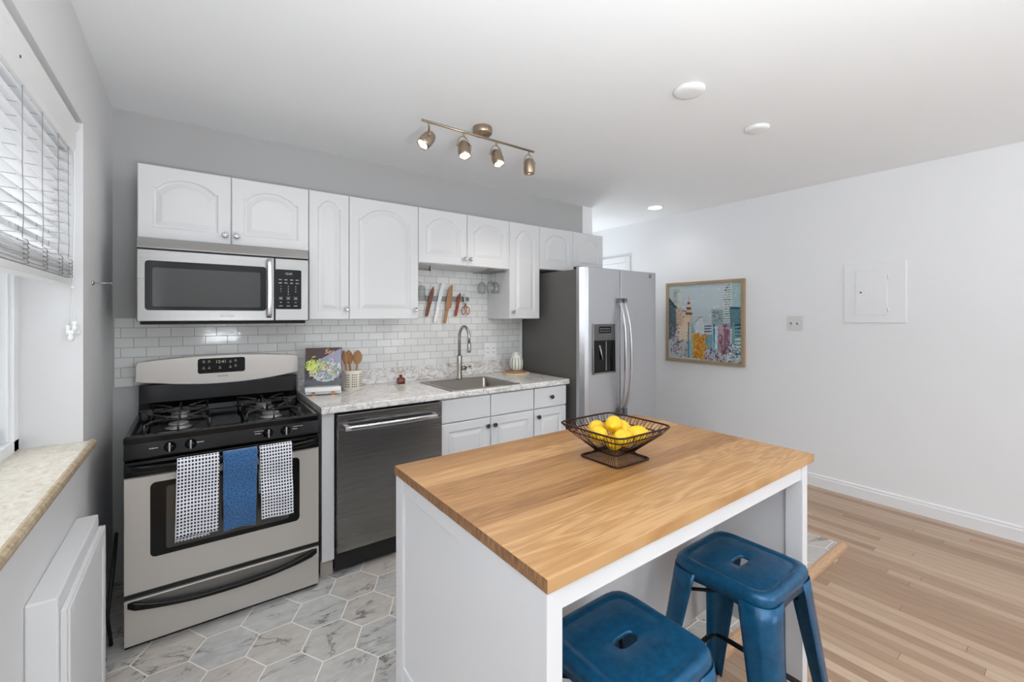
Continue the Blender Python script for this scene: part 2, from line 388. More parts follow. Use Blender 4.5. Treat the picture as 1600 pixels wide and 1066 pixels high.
def tag(o, label=None, cat=None, group=None, kind=None):
    if label: o['label'] = label
    if cat: o['category'] = cat
    if group: o['group'] = group
    if kind: o['kind'] = kind
    return o
def thing(name, loc, label, cat, group=None, rz=0):
    o = bpy.data.objects.new(name, None); COL.objects.link(o); o.location = loc; o.rotation_euler = (0, 0, rz); o.empty_display_size = .05
    return tag(o, label, cat, group)
def struct(mb, name, mat, label=None, **kw):
    o = mb.build(name, mat, **kw); o['kind'] = 'structure'
    if label: o['label'] = label
    return o
def copy_tree(o, parent=None):
    c = o.copy(); COL.objects.link(c); c.parent = parent
    for ch in list(o.children): copy_tree(ch, c)
    return c
def rrect(x0, x1, z0, z1, r, n=5):
    P = []
    for cx, cz, a0 in ((x1 - r, z1 - r, 0), (x0 + r, z1 - r, 90), (x0 + r, z0 + r, 180), (x1 - r, z0 + r, 270)):
        for i in range(n + 1): a = R(a0 + 90 * i / n); P.append((cx + r * cos(a), cz + r * sin(a)))
    return P
def text(body, size, loc, rot, mat, parent, name='lettering', ext=.0004, align='CENTER'):
    c = bpy.data.curves.new(name, 'FONT'); c.body = body; c.size = size; c.extrude = ext; c.align_x = align; c.align_y = 'CENTER'; c.resolution_u = 3
    tmp = bpy.data.objects.new('tmp', c); COL.objects.link(tmp)
    me = bpy.data.meshes.new_from_object(tmp.evaluated_get(bpy.context.evaluated_depsgraph_get())); bpy.data.objects.remove(tmp)
    me.transform(Matrix.Translation(Vector(loc)) @ rot.to_matrix().to_4x4())
    off = Vector((0, 0, 0)); p = parent
    while p is not None: off += p.location; p = p.parent
    me.transform(Matrix.Translation(-off)); me.materials.clear(); me.materials.append(M[mat])
    o = bpy.data.objects.new(name, me); COL.objects.link(o); o.parent = parent; return o
from mathutils import Euler
FRONT = Euler((R(90), 0, 0))      # text lying in a wall that faces -y

# ------------------------------------------------------------------ the room
XL, XR, CZ, YR = -.123, 4.41, 2.487, -6.2
WZ = -.025                       # top of the wood floor, a little lower than the tiled kitchen floor
struct(MB().box(-.6, XR + .2, YR - .2, 2.0, -.12, WZ), 'floor', 'floor_wood', 'oak strip floor')
struct(MB().box(-.6, 3.42, -2.10, .0, WZ, 0), 'floor_kitchen', 'hex', 'raised kitchen floor of grey marbled hexagon tiles')
nb = MB(); nb.prism([(-2.10, WZ), (-2.10, .002), (-2.115, .004), (-2.13, .0), (-2.142, -.012), (-2.145, WZ)], -.123, 3.44, 'yz'); struct(nb, 'trim_1', 'nosing', 'oak nosing along the front edge of the tiled floor')
struct(MB().box(3.42, 3.44, -2.10, -.6, WZ, .002), 'trim_2', 'nosing', 'thin oak strip at the right edge of the tiled floor', bevel=.002)
struct(MB().box(-.6, XR + .2, YR - .2, 2.0, CZ, CZ + .1), 'ceiling', 'ceiling')
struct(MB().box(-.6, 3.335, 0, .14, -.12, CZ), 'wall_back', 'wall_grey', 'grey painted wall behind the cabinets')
struct(MB().box(3.335, 3.474, -.004, .14, -.12, CZ), 'wall_return', 'wall_white', 'white end of the kitchen wall')
struct(MB().box(-.6, XR + .2, 1.5, 1.6, -.12, CZ), 'wall_hall', 'wall_white')
struct(MB().box(XR, XR + .15, YR - .2, 1.6, -.12, CZ), 'wall_right', 'wall_white')
WY0, WY1, WZ0, WZ1 = -2.28, -.746, .88, 2.135
lw = MB(); lw.box(-.42, XL, YR, WY0, -.12, CZ).box(-.42, XL, WY1, .0, -.12, CZ).box(-.42, XL, WY0, WY1, -.12, WZ0).box(-.42, XL, WY0, WY1, WZ1, CZ)
struct(lw, 'wall_left', 'wall_left', 'grey painted window wall')
# rear wall behind the photographer; its wide window is added to let light in
rw = MB(); rw.box(-.6, 1.95, YR - .2, YR, -.12, CZ).box(4.15, XR, YR - .2, YR, -.12, CZ).box(1.95, 4.15, YR - .2, YR, -.12, .55).box(1.95, 4.15, YR - .2, YR, 2.35, CZ)
struct(rw, 'wall_rear', 'wall_white')
rf = MB()
for x in (1.95, 2.65, 3.38, 4.10): rf.box(x, x + .05, YR - .12, YR - .06, .55, 2.35)
rf.box(1.95, 4.15, YR - .12, YR - .06, .55, .6).box(1.95, 4.15, YR - .12, YR - .06, 2.3, 2.35)
struct(rf, 'window_2', 'vinyl', bevel=.003)
# baseboards
def base_prof(x): return [(x, WZ), (x - .016, WZ), (x - .016, .05), (x - .012, .058), (x - .012, .07), (x - .004, .078), (x, .078)]
bb = MB(); bb.prism(base_prof(XR), YR, .266, 'xz'); struct(bb, 'baseboard_right', 'trim', 'white baseboard along the right wall')
struct(MB().box(XL, XL + .012, YR, -1.5, WZ, .08), 'baseboard_left', 'trim', bevel=.003)
# door in the right wall down the hall
dr = struct(MB().box(XR - .008, XR, .33, 1.15, WZ, 2.034), 'door_1', 'trim', 'white door down the hall', bevel=.002)
cs = MB(); cs.box(XR - .02, XR, .266, .33, WZ, 2.11).box(XR - .02, XR, 1.15, 1.22, WZ, 2.11).box(XR - .02, XR, .33, 1.15, 2.04, 2.11)
struct(cs, 'trim_3', 'trim', 'white door casing', bevel=.004)

# ------------------------------------------------------------------ window, sill, blind
wf = thing('window_1', (-.35, -1.5, .88), None, None); wf['kind'] = 'structure'; wf['label'] = 'white vinyl window'
f = MB(); f.box(-.38, -.29, WY1 - .055, WY1, WZ0 + .03, WZ1).box(-.38, -.29, WY0, WY0 + .055, WZ0 + .03, WZ1).box(-.38, -.29, WY0, WY1, WZ1 - .05, WZ1).box(-.38, -.29, WY0, WY1, WZ0 + .03, WZ0 + .075)
f.box(-.37, -.30, WY1 - .075, WY1 - .055, WZ0 + .07, WZ1 - .05); f.build('window_frame', 'vinyl', wf, bevel=.004)['kind'] = 'structure'
for i, (a, b, xo) in enumerate(((-1.50, WY1 - .075, -.335), (WY0 + .055, -1.47, -.36))):
    s_ = MB(); z0, z1 = WZ0 + .075, WZ1 - .05
    s_.box(xo - .014, xo + .014, a, a + .045, z0, z1).box(xo - .014, xo + .014, b - .045, b, z0, z1).box(xo - .014, xo + .014, a, b, z0, z0 + .05).box(xo - .014, xo + .014, a, b, z1 - .05, z1)
    so = s_.build('window_sash', 'vinyl', wf, bevel=.003); so['kind'] = 'structure'
    g = MB().box(xo - .003, xo + .003, a + .04, b - .04, z0 + .045, z1 - .045).build('window_pane', 'pane', wf); g['kind'] = 'structure'
sl = MB(); sl.box(-.34, XL + .02, WY0, WY1, .882, .912); sl.mi = 1
sl.prism([(XL + .018, .876), (XL + .018, .912), (XL + .026, .911), (XL + .033, .904), (XL + .035, .894), (XL + .033, .884), (XL + .026, .877)], WY0 - .02, WY1 + .028, 'xz')
tag(sl.build('window_sill', ['sill', 'sill_edge']), 'cream veined laminate sill board with a tan rounded nose under the left window', 'window sill')

bl = thing('window_blind', (-.17, -1.5, 1.51), 'white horizontal slat blind pulled halfway up the left window', 'blind')
v = MB(); v.prism([(-.145, 2.012), (-.141, 2.03), (-.141, 2.095), (-.132, 2.108), (-.132, 2.116), (-.147, 2.116), (-.155, 2.11), (-.155, 2.012)], WY0 + .01, WY1 - .012, 'xz')
v.box(-.2, -.155, WY0 + .01, WY1 - .012, 2.075, 2.112); vo = v.build('valance', 'plastic', bl, bevel=.002)
MB().cyl((-.1415, -1.415, 2.065), (-.1395, -1.415, 2.065), .004).build('screw', 'dark_ink', vo)
BX0, BX1, BY0, BY1 = -.20, -.15, WY0 + .02, WY1 - .03
s_ = MB(); z = 1.62
while z < 2.075:
    s_.loft([[(x, y, z + .0035 * (1 - ((x + .175) / .025) ** 2) + h - (x + .175) * .22) for x, h in ((BX0, 0), (-.1875, 0), (-.175, 0), (-.1625, 0), (BX1, 0), (BX1, .0028), (-.1625, .0028), (-.175, .0028), (-.1875, .0028), (BX0, .0028))] for y in (BY0, BY1)], smooth=False); z += .0385
s_.build('slats', 'slat', bl)
s_ = MB(); z = 1.538
for k in range(11):
    dx = random.Random(k).uniform(-.003, .003); s_.box(BX0 + dx, BX1 + dx, BY0, BY1 + dx, z, z + .003); z += .0052
s_.build('slat_stack', 'slat', bl)
MB().box(BX0, BX1, BY0, BY1, 1.512, 1.534).build('bottom_rail', 'plastic', bl, bevel=.003)
grey_cord = flat('grey_cord', S(150, 148, 145), .8)
for y in (-.835, -.98, -1.17, -1.36, -1.75, -2.1):
    st = MB()
    for x in (BX0 - .001, BX1 + .001):
        st.tube([(x, y, 2.075), (x, y, 1.8), (x + .0015, y + .003, 1.66), (x, y, 1.605)], .0011, 5)
    z = 1.619
    while z < 2.08: st.tube([(BX0, y, z), (BX1, y + .004, z)], .0009, 4); z += .0385
    rr = random.Random(int(y * 100))
    for q in range(5):    # slack ladder cord bunched against the stack
        cz = 1.602 - q * .013; st.tube([(BX1 + .002, y, cz), (BX1 + .012, y - .012, cz - .004), (BX1 + .010, y + .014, cz - .012), (BX1 + .003, y + .002, cz - .016)], .0012, 5)
    st.build('ladder_string', grey_cord, bl)
cd = MB(); cx, cy = -.143, -.80
cd.tube([(cx, cy + .02, 2.09), (cx + .003, cy + .018, 1.8), (cx, cy + .01, 1.55), (cx + .002, cy, 1.5)], .0025, 6)
cd.lathe([(.001, -.006), (.006, -.004), (.007, .004), (.001, .008)], (cx, cy, 1.5))
TS = [(-.012, .012, 1.335), (.006, -.004, 1.35), (.010, .012, 1.335), (-.002, -.014, 1.315)]
for dx, dy, tz in TS: cd.tube([(cx, cy, 1.5), (cx + dx * .6, cy + dy * .6, 1.42), (cx + dx, cy + dy, tz + .02)], .0010, 5)
pc = cd.build('pull_cord', 'plastic', bl)
for dx, dy, tz in TS:
    MB().lathe([(.002, .026), (.0085, .024), (.0085, .012), (.0065, .008), (.009, .002), (.0095, -.006), (.006, -.012), (.001, -.013)], (cx + dx, cy + dy, tz), n=16).build('tassel', 'plastic', pc)

h = thing('wall_hook', (XL, -.57, 1.533), 'small chrome peg holding cords on the wall right of the window', 'hook')
MB().lathe([(.001, .0), (.011, .0), (.010, .004), (.004, .008)], (XL, -.57, 1.533), 'x', 20).build('rosette', 'chrome', h)
MB().cyl((XL + .004, -.57, 1.533), (XL + .058, -.57, 1.533), .0022).lathe([(.001, 0), (.005, .001), (.005, .004), (.001, .005)], (XL + .058, -.57, 1.533), 'x', 14).build('peg', 'chrome', h)

rc = thing('radiator_cover', (XL, -1.17, WZ), 'painted grey boxed heater cover on the wall under the window', 'heater')
MB().box(XL, -.062, -1.47, -.88, WZ, .665).build('casing', 'wall_left', rc, bevel=.005)
p = MB(); p.box(-.062, -.048, -1.455, -.885, .0, .622); p.box(-.048, -.042, -1.455, -1.40, .0, .622).box(-.048, -.042, -.94, -.885, .0, .622).box(-.048, -.042, -1.40, -.94, .567, .622).box(-.048, -.042, -1.40, -.94, .0, .06)
p.build('front_panel', 'wall_left', rc, bevel=.003)
hs = MB(); hs.tube([(-.085, -.66, .33), (-.07, -.7, .25), (-.09, -.74, .12), (-.07, -.7, .01)], .009, 8).tube([(-.06, -.45, .42), (-.06, -.55, .3), (-.07, -.62, .14), (-.06, -.6, .008)], .007, 8)
tag(hs.build('gas_hose', 'matte_black'), 'black flexible hose in the gap left of the stove', 'hose')

# ------------------------------------------------------------------ backsplash tiles
struct(MB().box(-.115, 2.555, -.008, 0, 1.02, 1.384).box(1.448, 2.21, -.008, 0, 1.384, 1.775), 'trim_4', 'tile', 'white subway tile backsplash')
struct(MB().box(2.555, 2.575, -.010, 0, .914, 1.384), 'trim_5', 'trim', 'white edge strip of the tile backsplash', bevel=.002)

# ------------------------------------------------------------------ cabinets
def door_mb(x0, x1, z0, z1, y, arch=.0, fr=.058, th=.02):
    """raised panel door facing -y; y is its front face; arch = rise of the cathedral top"""
    N = 22
    def loop(ix, iz, yy, ar, sc=1.0):
        a, b, lo, hi = x0 + ix, x1 - ix, z0 + iz, z1 - iz; P = []
        for i in range(N + 1):
            t_ = -1 + 2 * i / N; x = a + (b - a) * i / N
            g = 0 if ar == 0 else (1.0 if abs(t_) > .88 else .86 * (abs(t_) / .88) ** 2.2 if abs(t_) < .8 else .86 * (.8 / .88) ** 2.2 + (1 - .86 * (.8 / .88) ** 2.2) * ((abs(t_) - .8) / .08))
            P.append((x, yy, hi - ar * g))
        n2 = 8
        for i in range(1, n2 + 1): P.append((b, yy, (hi - (ar if ar else 0)) + (lo - hi + ar) * i / n2))
        for i in range(1, N): P.append((b + (a - b) * i / N, yy, lo))
        for i in range(n2): P.append((a, yy, lo + (hi - ar - lo) * i / n2))
        return P
    m = MB()
    L = [loop(0, 0, y + th, 0), loop(0, 0, y + .004, 0), loop(.004, .004, y, 0), loop(fr - .004, fr - .004, y, arch),
         loop(fr, fr, y + .0015, arch), loop(fr + .005, fr + .005, y + .007, arch), loop(fr + .012, fr + .012, y + .0075, arch), loop(fr + .034, fr + .034, y + .0015, arch * .97), loop(fr + .038, fr + .038, y + .001, arch * .97)]
    m.loft(L, smooth=False); return m
def knob(x, z, y, parent, mat='chrome'):
    MB().lathe([(.001, .0), (.006, 0), (.005, -.010), (.0075, -.014), (.0145, -.018), (.0155, -.023), (.012, -.028), (.009, -.0285), (.008, -.0265), (.001, -.027)], (x, y, z), 'y', 24).build('knob', mat, parent)
UY = -.305
def wall_cab(x0, x1, z0, z1, doors, label):
    c = thing('wall_cabinet', ((x0 + x1) / 2, UY / 2, z0), label, 'cabinet')
    MB().box(x0 + .0008, x1 - .0008, UY, -.001, z0, z1).build('cabinet_body', 'cab', c)
    for dx0, dx1, kx, kz, arch in doors:
        wd = dx1 - dx0; d = door_mb(dx0 + .0015, dx1 - .0015, z0 + .002, z1 - .001, UY - .02, arch, .05 if wd < .25 else .057).build('door', 'cab', c)
        if kx: knob(kx, kz, UY - .02, d)
    return c
wall_cab(0, .762, 1.77, 2.134, [(0, .381, .354, 1.819, .05), (.381, .762, .405, 1.819, .05)], 'low white two-door wall cabinet directly above the microwave')
wall_cab(.762, .991, 1.372, 2.134, [(.762, .991, .972, 1.437, .045)], 'narrow tall white wall cabinet immediately right of the microwave')
wall_cab(.991, 1.448, 1.372, 2.134, [(.991, 1.448, 1.420, 1.437, .075)], 'widest single-door tall white wall cabinet, left of the knife rack')
wall_cab(1.448, 2.21, 1.757, 2.134, [(1.448, 1.829, 1.800, 1.807, .06), (1.829, 2.21, 1.850, 1.807, .06)], 'low white two-door wall cabinet above the sink and knife rack')
wall_cab(2.21, 2.515, 1.372, 2.134, [(2.21, 2.515, 2.238, 1.427, .065)], 'narrow tall white wall cabinet immediately left of the refrigerator')
wall_cab(2.515, 3.277, 1.78, 2.134, [(2.515, 2.896, None, 0, .06), (2.896, 3.277, None, 0, .06)], 'low white two-door wall cabinet above the refrigerator')

# lower run
CT, CF = .914, -.66
bp_ = thing('filler_panel', (.79, -.32, 0), 'plain white end panel between the stove and the dishwasher', 'cabinet panel')
MB().box(.765, .828, -.63, -.02, .09, .874).build('panel', 'cab', bp_, bevel=.002)
MB().box(.765, .828, -.60, -.56, 0, .09).build('toe_kick', flat('beige_toe_board', S(176, 168, 158), .5), bp_)
def base_cab(x0, x1, label):
    c = thing('base_cabinet', ((x0 + x1) / 2, -.3, 0), label, 'cabinet')
    MB().box(x0, x1, -.62, -.62 + .02, .09, .874).box(x0, x0 + .016, -.60, -.02, .09, .874).box(x1 - .016, x1, -.60, -.02, .09, .874).box(x0, x1, -.03, -.02, .09, .874).box(x0, x1, -.6, -.02, .09, .106).build('cabinet_body', 'cab', c)
    MB().box(x0, x1, -.56, -.54, 0, .09).build('toe_kick', 'cab', c)
    return c
c = base_cab(1.453, 2.197, 'white sink base cabinet with two blank drawer fronts and two doors')
for a, b in ((1.456, 1.822), (1.828, 2.194)):
    MB().box(a, b, -.64, -.62, .724, .868).build('drawer_front', 'cab', c, bevel=.003)
for a, b, kx in ((1.456, 1.822, 1.794), (1.828, 2.194, 1.852)):
    d = door_mb(a, b, .10, .716, -.64, 0, .055).build('door', 'cab', c); knob(kx, .664, -.64, d, 'iron')
c = base_cab(2.199, 2.517, 'narrow white base cabinet with one drawer next to the refrigerator')
d = MB().box(2.204, 2.513, -.64, -.62, .724, .868).build('drawer', 'cab', c, bevel=.003); knob(2.358, .797, -.64, d, 'iron')
d = door_mb(2.204, 2.513, .10, .716, -.64, 0, .055).build('door', 'cab', c); knob(2.232, .664, -.64, d, 'iron')

# countertop with a cut-out for the sink
SX0, SX1, SY0, SY1 = 1.535, 2.085, -.63, -.135
ct = MB(); T0 = .878
ct.box(.757, SX0 + .015, CF + .008, -.002, T0, CT).box(SX1 - .015, 2.53, CF + .008, -.002, T0, CT).box(SX0 + .015, SX1 - .015, CF + .008, SY0 + .01, T0, CT).box(SX0 + .015, SX1 - .015, SY1 - .01, -.002, T0, CT)
ct.prism([(CF + .008, T0), (CF + .002, T0 + .001), (CF, T0 + .006), (CF, CT - .005), (CF + .003, CT), (CF + .008, CT)], .757, 2.53, 'yz')
cto = ct.build('countertop', 'marble'); tag(cto, 'grey-veined white laminate countertop over the dishwasher and base cabinets', 'countertop')
struct(MB().box(.757, 2.555, -.022, -.0085, CT + .0005, 1.02), 'trim_6', 'marble', 'veined laminate splash strip along the wall', bevel=.002)

# sink
sk = thing('kitchen_sink', (1.81, -.38, .7), 'square stainless steel single-bowl sink set in the countertop', 'sink')
def rl(x0, x1, y0, y1, r, z): return [(a, b, z) for a, b in rrect(x0, x1, y0, y1, r, 6)]
m = MB(); bx0, bx1, by0, by1 = SX0 + .035, SX1 - .035, SY0 + .035, SY1 - .085
m.loft([rl(SX0, SX1, SY0, SY1, .012, CT), rl(SX0, SX1, SY0, SY1, .012, CT + .004), rl(SX0 + .01, SX1 - .01, SY0 + .01, SY1 - .01, .012, CT + .006), rl(bx0 - .008, bx1 + .008, by0 - .008, by1 + .008, .03, CT + .005), rl(bx0, bx1, by0, by1, .03, CT), rl(bx0 + .004, bx1 - .004, by0 + .004, by1 - .004, .03, CT - .17), rl(bx0 + .03, bx1 - .03, by0 + .03, by1 - .03, .03, CT - .19)], cap0=False)
m.build('basin', 'sink', sk, auto=30)
MB().lathe([(.001, 0), (.04, .001), (.045, .004), (.04, .006), (.02, .004), (.001, .003)], (1.81, -.36, CT - .19)).build('drain', 'chrome', sk)
fa = thing('kitchen_faucet', (1.852, -.17, CT + .006), 'tall gooseneck pull-down faucet standing behind the sink', 'faucet')
FX, FY, FZ = 1.852, -.165, CT + .006
MB().lathe([(.026, 0), (.026, .004), (.0205, .006), (.0205, .17), (.019, .174), (.013, .176)], (FX, FY, FZ)).build('body', 'nickel', fa)
m = MB(); pts = [(FX, FY, FZ + .17), (FX, FY, FZ + .30)]
for i in range(13): a = pi * i / 12; pts.append((FX + .004 * (1 - cos(a)), FY - .065 * (1 - cos(a)), FZ + .315 + .08 * sin(a)))
pts.append((FX + .008, FY - .13, FZ + .27)); m.tube(pts, .0115, 14); sp = m.build('spout', 'nickel', fa)
MB().lathe([(.0135, 0), (.0145, .01), (.0145, .06), (.012, .07)], (FX + .008, FY - .13, FZ + .205)).build('spray_head', 'nickel', fa)
m = MB(); m.cyl((FX + .018, FY, FZ + .075), (FX + .055, FY, FZ + .075), .016); m.tube([(FX + .05, FY, FZ + .078), (FX + .08, FY, FZ + .082), (FX + .10, FY, FZ + .084)], [.006, .005, .004], 10); m.build('handle', 'bronze', fa)

# ------------------------------------------------------------------ dishwasher
dw = thing('dishwasher', (1.14, -.3, 0), 'dark stainless steel dishwasher under the countertop', 'dishwasher')
MB().box(.833, 1.449, -.62, -.03, .02, .870).build('tub', 'matte_black', dw)
do = MB().prism([(-.62, .125), (-.655, .125), (-.668, .15), (-.672, .45), (-.673, .80), (-.674, .868), (-.62, .868)], .836, 1.446, 'yz').build('door', 'steel_dw', dw, bevel=.002)
m = MB(); m.loft([[(x, y - .012 * (1 - ((x - 1.1345) / .2725) ** 2), z) for y, z in rrect(-.722, -.700, .785, .812, .008, 3)] for x in [.862 + .545 * i / 16 for i in range(17)]], smooth=True)
m.box(.866, .89, -.71, -.668, .788, .808).box(1.38, 1.404, -.71, -.668, .788, .808); m.build('handle', 'chrome', do)
MB().box(.89, .975, -.6755, -.671, .826, .834).build('control_slot', 'matte_black', do)
MB().box(.838, 1.444, -.615, -.60, .02, .122).build('toe_panel', 'black', dw, bevel=.003)

# ------------------------------------------------------------------ stove
SX, SW = -.012, .75
sv = thing('gas_stove', (.363, -.34, 0), 'stainless steel and black gas range with towels hanging on its door', 'stove')
m = MB(); m.box(SX, SX + SW, -.655, -.04, .0, .865); m.box(SX, SX + SW, -.04, -.012, .0, 1.0).build('body', 'matte_black', sv)
# cooktop: a rim around a sunken black well
m = MB(); x0, x1 = SX - .003, SX + SW + .003
o1 = lambda z, i, r=.015: [(a, b, z) for a, b in rrect(x0 + i, x1 - i, -.694 + i * .7, -.085 - i * .2, r, 5)]
m.loft([o1(.862, .0), o1(.885, 0), o1(.893, .006), o1(.894, .022), o1(.884, .034), o1(.876, .05)], smooth=False); m.build('cooktop', 'black', sv, bevel=.002)
# raised back step and backguard
m = MB(); m.prism([(-.10, .87), (-.13, .875), (-.125, .905), (-.095, .935), (-.085, 1.03), (-.03, 1.03), (-.03, .87)], SX + .001, SX + SW - .001, 'yz'); m.build('back_riser', 'black', sv, bevel=.004)
m = MB(); N = 24; f_, b_ = [], []
top = [SX - .012 + (SW + .02) * q for q in [0, .003, .008, .014, .022, .032] + [.05 + .9 * i / 20 for i in range(21)] + [.968, .978, .986, .992, .997, 1]]
def bgz(x, up):
    t_ = max(-1, min(1, (x - (SX + SW / 2 - .002)) / (SW / 2 + .010)))
    return 1.172 - .022 * t_ * t_ - (.022 * (1 - math.sqrt(max(0, 1 - (max(0, abs(t_) - .94) / .06) ** 2)))) if up else 1.012 + .038 * t_ * t_
poly = [(x, bgz(x, 1)) for x in top] + [(x, bgz(x, 0)) for x in reversed(top)]
m.prism(poly, -.098, -.03, 'xz'); bgd = m.build('backguard', 'steel_flat', sv, bevel=.005)
m = MB(); m.prism(rrect(.238, .462, 1.073, 1.156, .012), -.101, -.097, 'xz'); dp = m.build('display_panel', 'black', bgd)
text('12:41', .024, (.345, -.1012, 1.135), FRONT, 'display', dp, 'clock_digits')
m = MB()
for cx_, cz_ in ((.265, 1.135), (.29, 1.135), (.265, 1.10), (.29, 1.10), (.39, 1.13), (.415, 1.135), (.39, 1.10), (.415, 1.105), (.34, 1.098)): m.box(cx_ - .006, cx_ + .006, -.1014, -.1008, cz_ - .0015, cz_ + .0015).box(cx_ - .003, cx_ + .003, -.1014, -.1008, cz_ + .007, cz_ + .010)
m.build('button_prints', 'ink', dp)
text('KENMORE', .011, (.353, -.0985, 1.053), FRONT, 'dark_ink', bgd)
# control panel, knobs
m = MB(); m.prism([(-.655, .872), (-.688, .868), (-.700, .800), (-.695, .792), (-.655, .792)], SX, SX + SW, 'yz'); cp = m.build('control_panel', 'black', sv, bevel=.003)
for kx in (.138, .210, .508, .583):
    k = thing('k', (0, 0, 0), None, None); bpy.data.objects.remove(k)
    m = MB(); m.lathe([(.001, 0), (.021, 0), (.021, -.004), (.016, -.009), (.0145, -.022), (.012, -.025), (.001, -.025)], (kx, -.696, .833), 'y', 28)
    ko = m.build('knob', 'black', cp)
    MB().box(kx - .0035, kx + .0035, -.730, -.712, .818, .856).build('grip', 'chrome', ko, bevel=.0015)
m = MB()
for x_, w_ in ((.085, .030), (.245, .026), (.466, .024), (.625, .022)): 
    for q in range(4): m.box(x_ - w_ / 2 + q * w_ / 4, x_ - w_ / 2 + q * w_ / 4 + w_ / 6, -.7005, -.6985, .834, .838)
m.box(.45, .49, -.6985, -.6965, .846, .8475).box(.615, .66, -.6985, -.6965, .846, .8475); m.build('panel_prints', 'ink', cp)
# oven door
m = MB(); m.prism([(-.655, .235), (-.683, .235), (-.685, .24), (-.685, .716), (-.68, .722), (-.655, .722)], SX, SX + SW, 'yz'); od = m.build('oven_door', 'steel_flat', sv, bevel=.002)
m = MB(); m.prism([(-.655, .724), (-.690, .724), (-.694, .75), (-.690, .785), (-.655, .788)], SX, SX + SW, 'yz'); m.box(SX + .06, SX + SW - .06, -.6945, -.69, .774, .778); m.build('door_top_band', 'black', od, bevel=.003)
m = MB(); m.prism(rrect(.072, .648, .372, .688, .02), -.6875, -.684, 'xz'); wo = m.build('window_surround', 'black', od)
MB().prism(rrect(.125, .600, .395, .665, .012), -.6885, -.687, 'xz').build('oven_window', 'oven_window', wo)
HP = [(SX + .012 + (SW - .024) * i / 28) for i in range(29)]
def hy(x): t_ = (x - .363) / (SW / 2 - .012); return -.698 - .042 * (1 - t_ ** 6)
m = MB(); m.loft([[(x, hy(x) + a, .762 + b - .012 * (1 - abs((x - .363) / .363)) ** .5 * 0) for a, b in rrect(-.012, .012, -.013, .013, .009, 4)] for x in HP]); m.build('oven_handle', 'black', od)
MB().box(SX, SX + SW, -.672, -.655, .205, .235).build('gap_trim', 'matte_black', sv)
# drawer with a curved black handle
m = MB(); m.box(SX, SX + SW, -.685, -.655, .022, .212); dr_ = m.build('storage_drawer', 'steel_flat', sv, bevel=.003)
m = MB(); L = []
for i in range(33):
    t_ = -1 + i / 16; x = .363 + t_ * .362; zc = .152 + .048 * abs(t_) ** 2.4; th = .010 + .012 * abs(t_) ** 6 * (1 - abs(t_) ** 30); th = max(th, .002)
    L.append([(x, -.700 + a * (1 - .5 * abs(t_) ** 8), zc + b * th / .010) for a, b in rrect(-.014, .016, -.010, .010, .006, 3)])
m.loft(L); m.build('drawer_handle', 'black', dr_)
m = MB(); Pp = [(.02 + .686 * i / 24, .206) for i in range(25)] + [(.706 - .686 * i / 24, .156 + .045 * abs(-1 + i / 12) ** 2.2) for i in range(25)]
m.prism(Pp, -.6862, -.6845, 'xz'); m.build('finger_recess', flat('shaded_steel', S(128, 124, 120), .35, .8), dr_)  # recess shade painted as a darker steel patch on the drawer face
for bx, by in ((.165, -.53), (.165, -.25), (.54, -.53), (.54, -.25)):
    m = MB(); m.lathe([(.001, 0), (.05, 0), (.052, .004), (.04, .008), (.036, .016), (.04, .018), (.038, .024), (.001, .026)], (bx, by, .876), n=32); m.build('burner', 'burner', sv)
def grate(cx_):
    m = MB(); hw = .115; z = .926; y0, y1 = -.655, -.125; r = .0042
    for yc, hh in ((-.53, .118), (-.25, .118)):
        a, b, c_, d_ = cx_ - hw, cx_ + hw, yc - hh, yc + hh
        for sx in (-1, 1):     # side loops with bent feet
            m.tube([(cx_ + sx * hw, c_, .880), (cx_ + sx * hw, c_, z), (cx_ + sx * (hw - .02), c_ + .035, z + .004), (cx_ + sx * .035, yc - .012, z)], r, 8)
            m.tube([(cx_ + sx * hw, d_, .880), (cx_ + sx * hw, d_, z), (cx_ + sx * (hw - .02), d_ - .035, z + .004), (cx_ + sx * .035, yc + .012, z)], r, 8)
            m.tube([(cx_ + sx * hw, c_ + .0, .884), (cx_ + sx * hw, d_, .884)], r, 8)
        m.tube([(cx_, c_ - .0, .880), (cx_, c_, z), (cx_, yc - .035, z)], r, 8); m.tube([(cx_, d_, .880), (cx_, d_, z), (cx_, yc + .035, z)], r, 8)
        m.tube([(cx_ - hw, c_, .884), (cx_ + hw, c_, .884)], r, 8)
    m.tube([(cx_ - hw, -.132, .884), (cx_ + hw, -.132, .884)], r, 8)
    m.build('grate', 'iron', sv)
grate(.165); grate(.54)
MB().prism(rrect(.30, .405, -.60, -.17, .01), .876, .880, 'xy').build('center_plate', 'black', sv)

